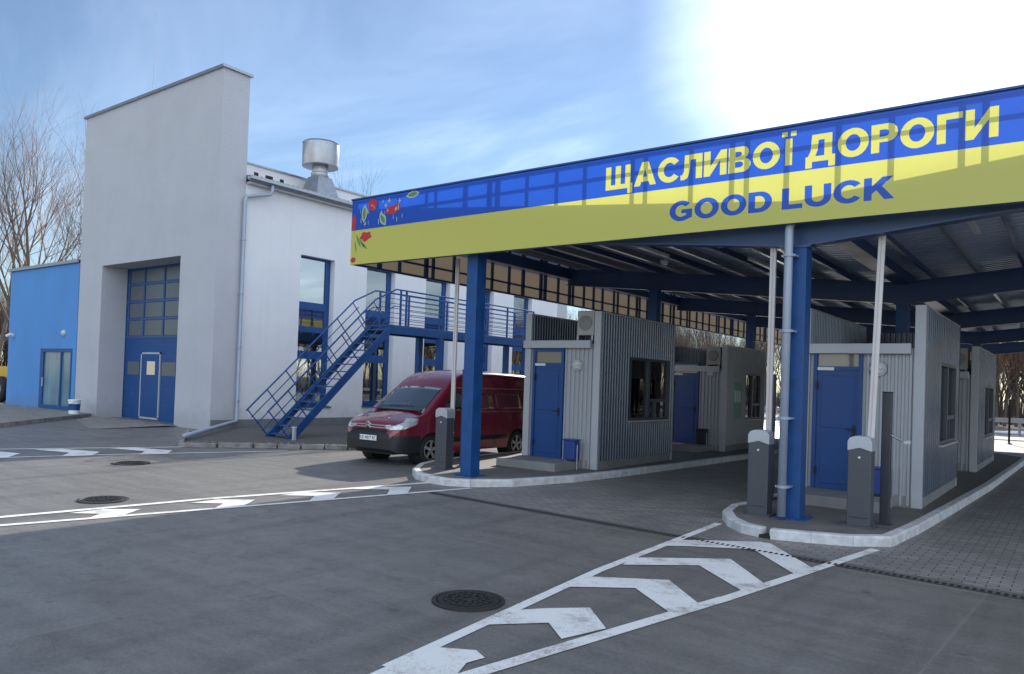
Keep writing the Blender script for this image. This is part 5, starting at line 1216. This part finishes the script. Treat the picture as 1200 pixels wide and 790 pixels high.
# the mass of the wood behind them, also closing the view on the left
wm = MB(); base = []
for v_ in range(3):
    q = MB(); grow(q, (0, 0, -.2), (0, 0, 1), 3.9, .10, 0, random.Random(50+v_), 3, None, 4, .34); base.append(q)
for k in range(760):
    x = rg.uniform(-75, 50); y = 72+rg.uniform(0, 26)-max(0, x-5)*.9
    if k >= 300: y = rg.uniform(18, 66); x = -86-rg.uniform(0, 22)
    a = rg.uniform(0, 6.28); s_ = rg.uniform(.8, 1.15); q = base[k % 3]; ca, sa = math.cos(a)*s_, math.sin(a)*s_
    wm.add([(x+v[0]*ca-v[1]*sa, y+v[0]*sa+v[1]*ca, v[2]*s_) for v in q.v], q.f)
tag(part('bare_wood', wm, TWIG), 'grey brown mass of bare trees of the wood beyond the yard', 'wood', kind='stuff')
ub = MB()
for k in range(22000):
    x = rg.uniform(-80, 55); y = 66+rg.uniform(0, 14)-max(0, x-5)*.9
    if k > 14000: x = -84-rg.uniform(0, 20); y = rg.uniform(16, 66)
    h = rg.uniform(1.0, 4.2)*rg.uniform(.6, 1); dx = rg.uniform(-.3, .3)
    ub.add([(x-.03, y, 0), (x+.03, y, 0), (x+dx, y+rg.uniform(-.2, .2), h)], [(0, 1, 2)])
tag(part('undergrowth', ub, BARK), 'brushwood and dead stems under the far trees', 'undergrowth', kind='stuff')
# snow patches and barrier rail beyond the yard
for i, (x, y, a, b) in enumerate([(-9.6, 37, 1.6, 2.6), (-12, 44, 2.2, 3.0), (-2.5, 41, 2.5, 1.6), (-14, 54, 7, 2.5), (1.5, 50, 5, 3)]):
    r_ = random.Random(i); poly = []
    for k in range(26):
        an_ = 2*math.pi*k/26; q = 1+.22*math.sin(3*an_+i)+.13*math.sin(7*an_+2*i)+r_.uniform(-.08, .08); poly.append((x+a*q*math.cos(an_), y+b*q*math.sin(an_)))
    struct('snow_patch', MB().prism(poly, -.02, .035+.004*i), SNOW)
rail = thing('guard_rail', (-4, 46, 0), 'long low guard rail on posts at the far end of the yard', 'guard rail')
part('rail', MB().box(-22, 14, 45.95, 46.05, .62, .86), GALV, rail)
for k in range(10): part('rail_post', MB().box(-21.5+k*3.8, -21.38+k*3.8, 46.05, 46.17, 0, .84), GALV, rail)
sp_ = thing('sign_post', (-2.28, 36.5, 0), 'thin dark bollard post standing in the sunlit far part of the lane', 'post')
part('post', MB().tube([(-2.28, 36.5, 0), (-2.28, 36.5, 1.75)], .04, 10), DARK, sp_); part('foot', MB().lathe([(.11, 0), (.11, .03), (.05, .05)], (-2.28, 36.5, 0), n=12), IRON, sp_); part('post_cap', MB().lathe([(.05, 1.74), (.055, 1.78), (.02, 1.81)], (-2.28, 36.5, 0), n=12), IRON, sp_)
# machine behind the annex
mx_, my_ = -38.9, 14.6
mc = thing('loader', (mx_, my_, 0), 'yellow wheeled loader with a glazed cab half hidden behind the annex', 'loader')
cab_ = part('cab', MB().box(mx_-1.7, mx_-.15, my_+.4, my_+2.0, 1.75, 3.2), MACHG, mc, bevel=.06)
part('cab_window', MB().box(mx_-1.55, mx_-.3, my_+.385, my_+.395, 2.1, 3.05).box(mx_-.145, mx_-.135, my_+.55, my_+1.85, 2.1, 3.05), GLASS, cab_)
part('cab_pillar', MB().box(mx_-.98, mx_-.90, my_+.37, my_+.40, 1.8, 3.2), BLACKP, cab_)
part('body', MB().box(mx_-3.6, mx_+.10, my_+.35, my_+2.1, 1.15, 1.72), MACHY, mc, bevel=.05)
part('chassis', MB().box(mx_-3.5, mx_+.05, my_+.5, my_+1.95, .6, 1.14), BLACKP, mc)
for wx_ in (-.42, -2.9):
    for yy in (.28, 2.15):
        wl_ = smooth_by_angle(part('wheel', MB().lathe([(.33, -.17), (.56, -.17), (.62, -.1), (.62, .1), (.56, .17), (.33, .17)], (mx_+wx_, my_+yy, .62), 'Y', 30), RUBBER, mc))
        part('rim', MB().lathe([(.34, -.175), (.34, -.12), (.2, -.10), (.12, -.15), (.02, -.15)], (mx_+wx_, my_+yy, .62), 'Y', 24), WHITE, wl_)
part('mudguard', MB().box(mx_-1.1, mx_+.25, my_+.05, my_+.5, 1.32, 1.40), MACHY, mc)
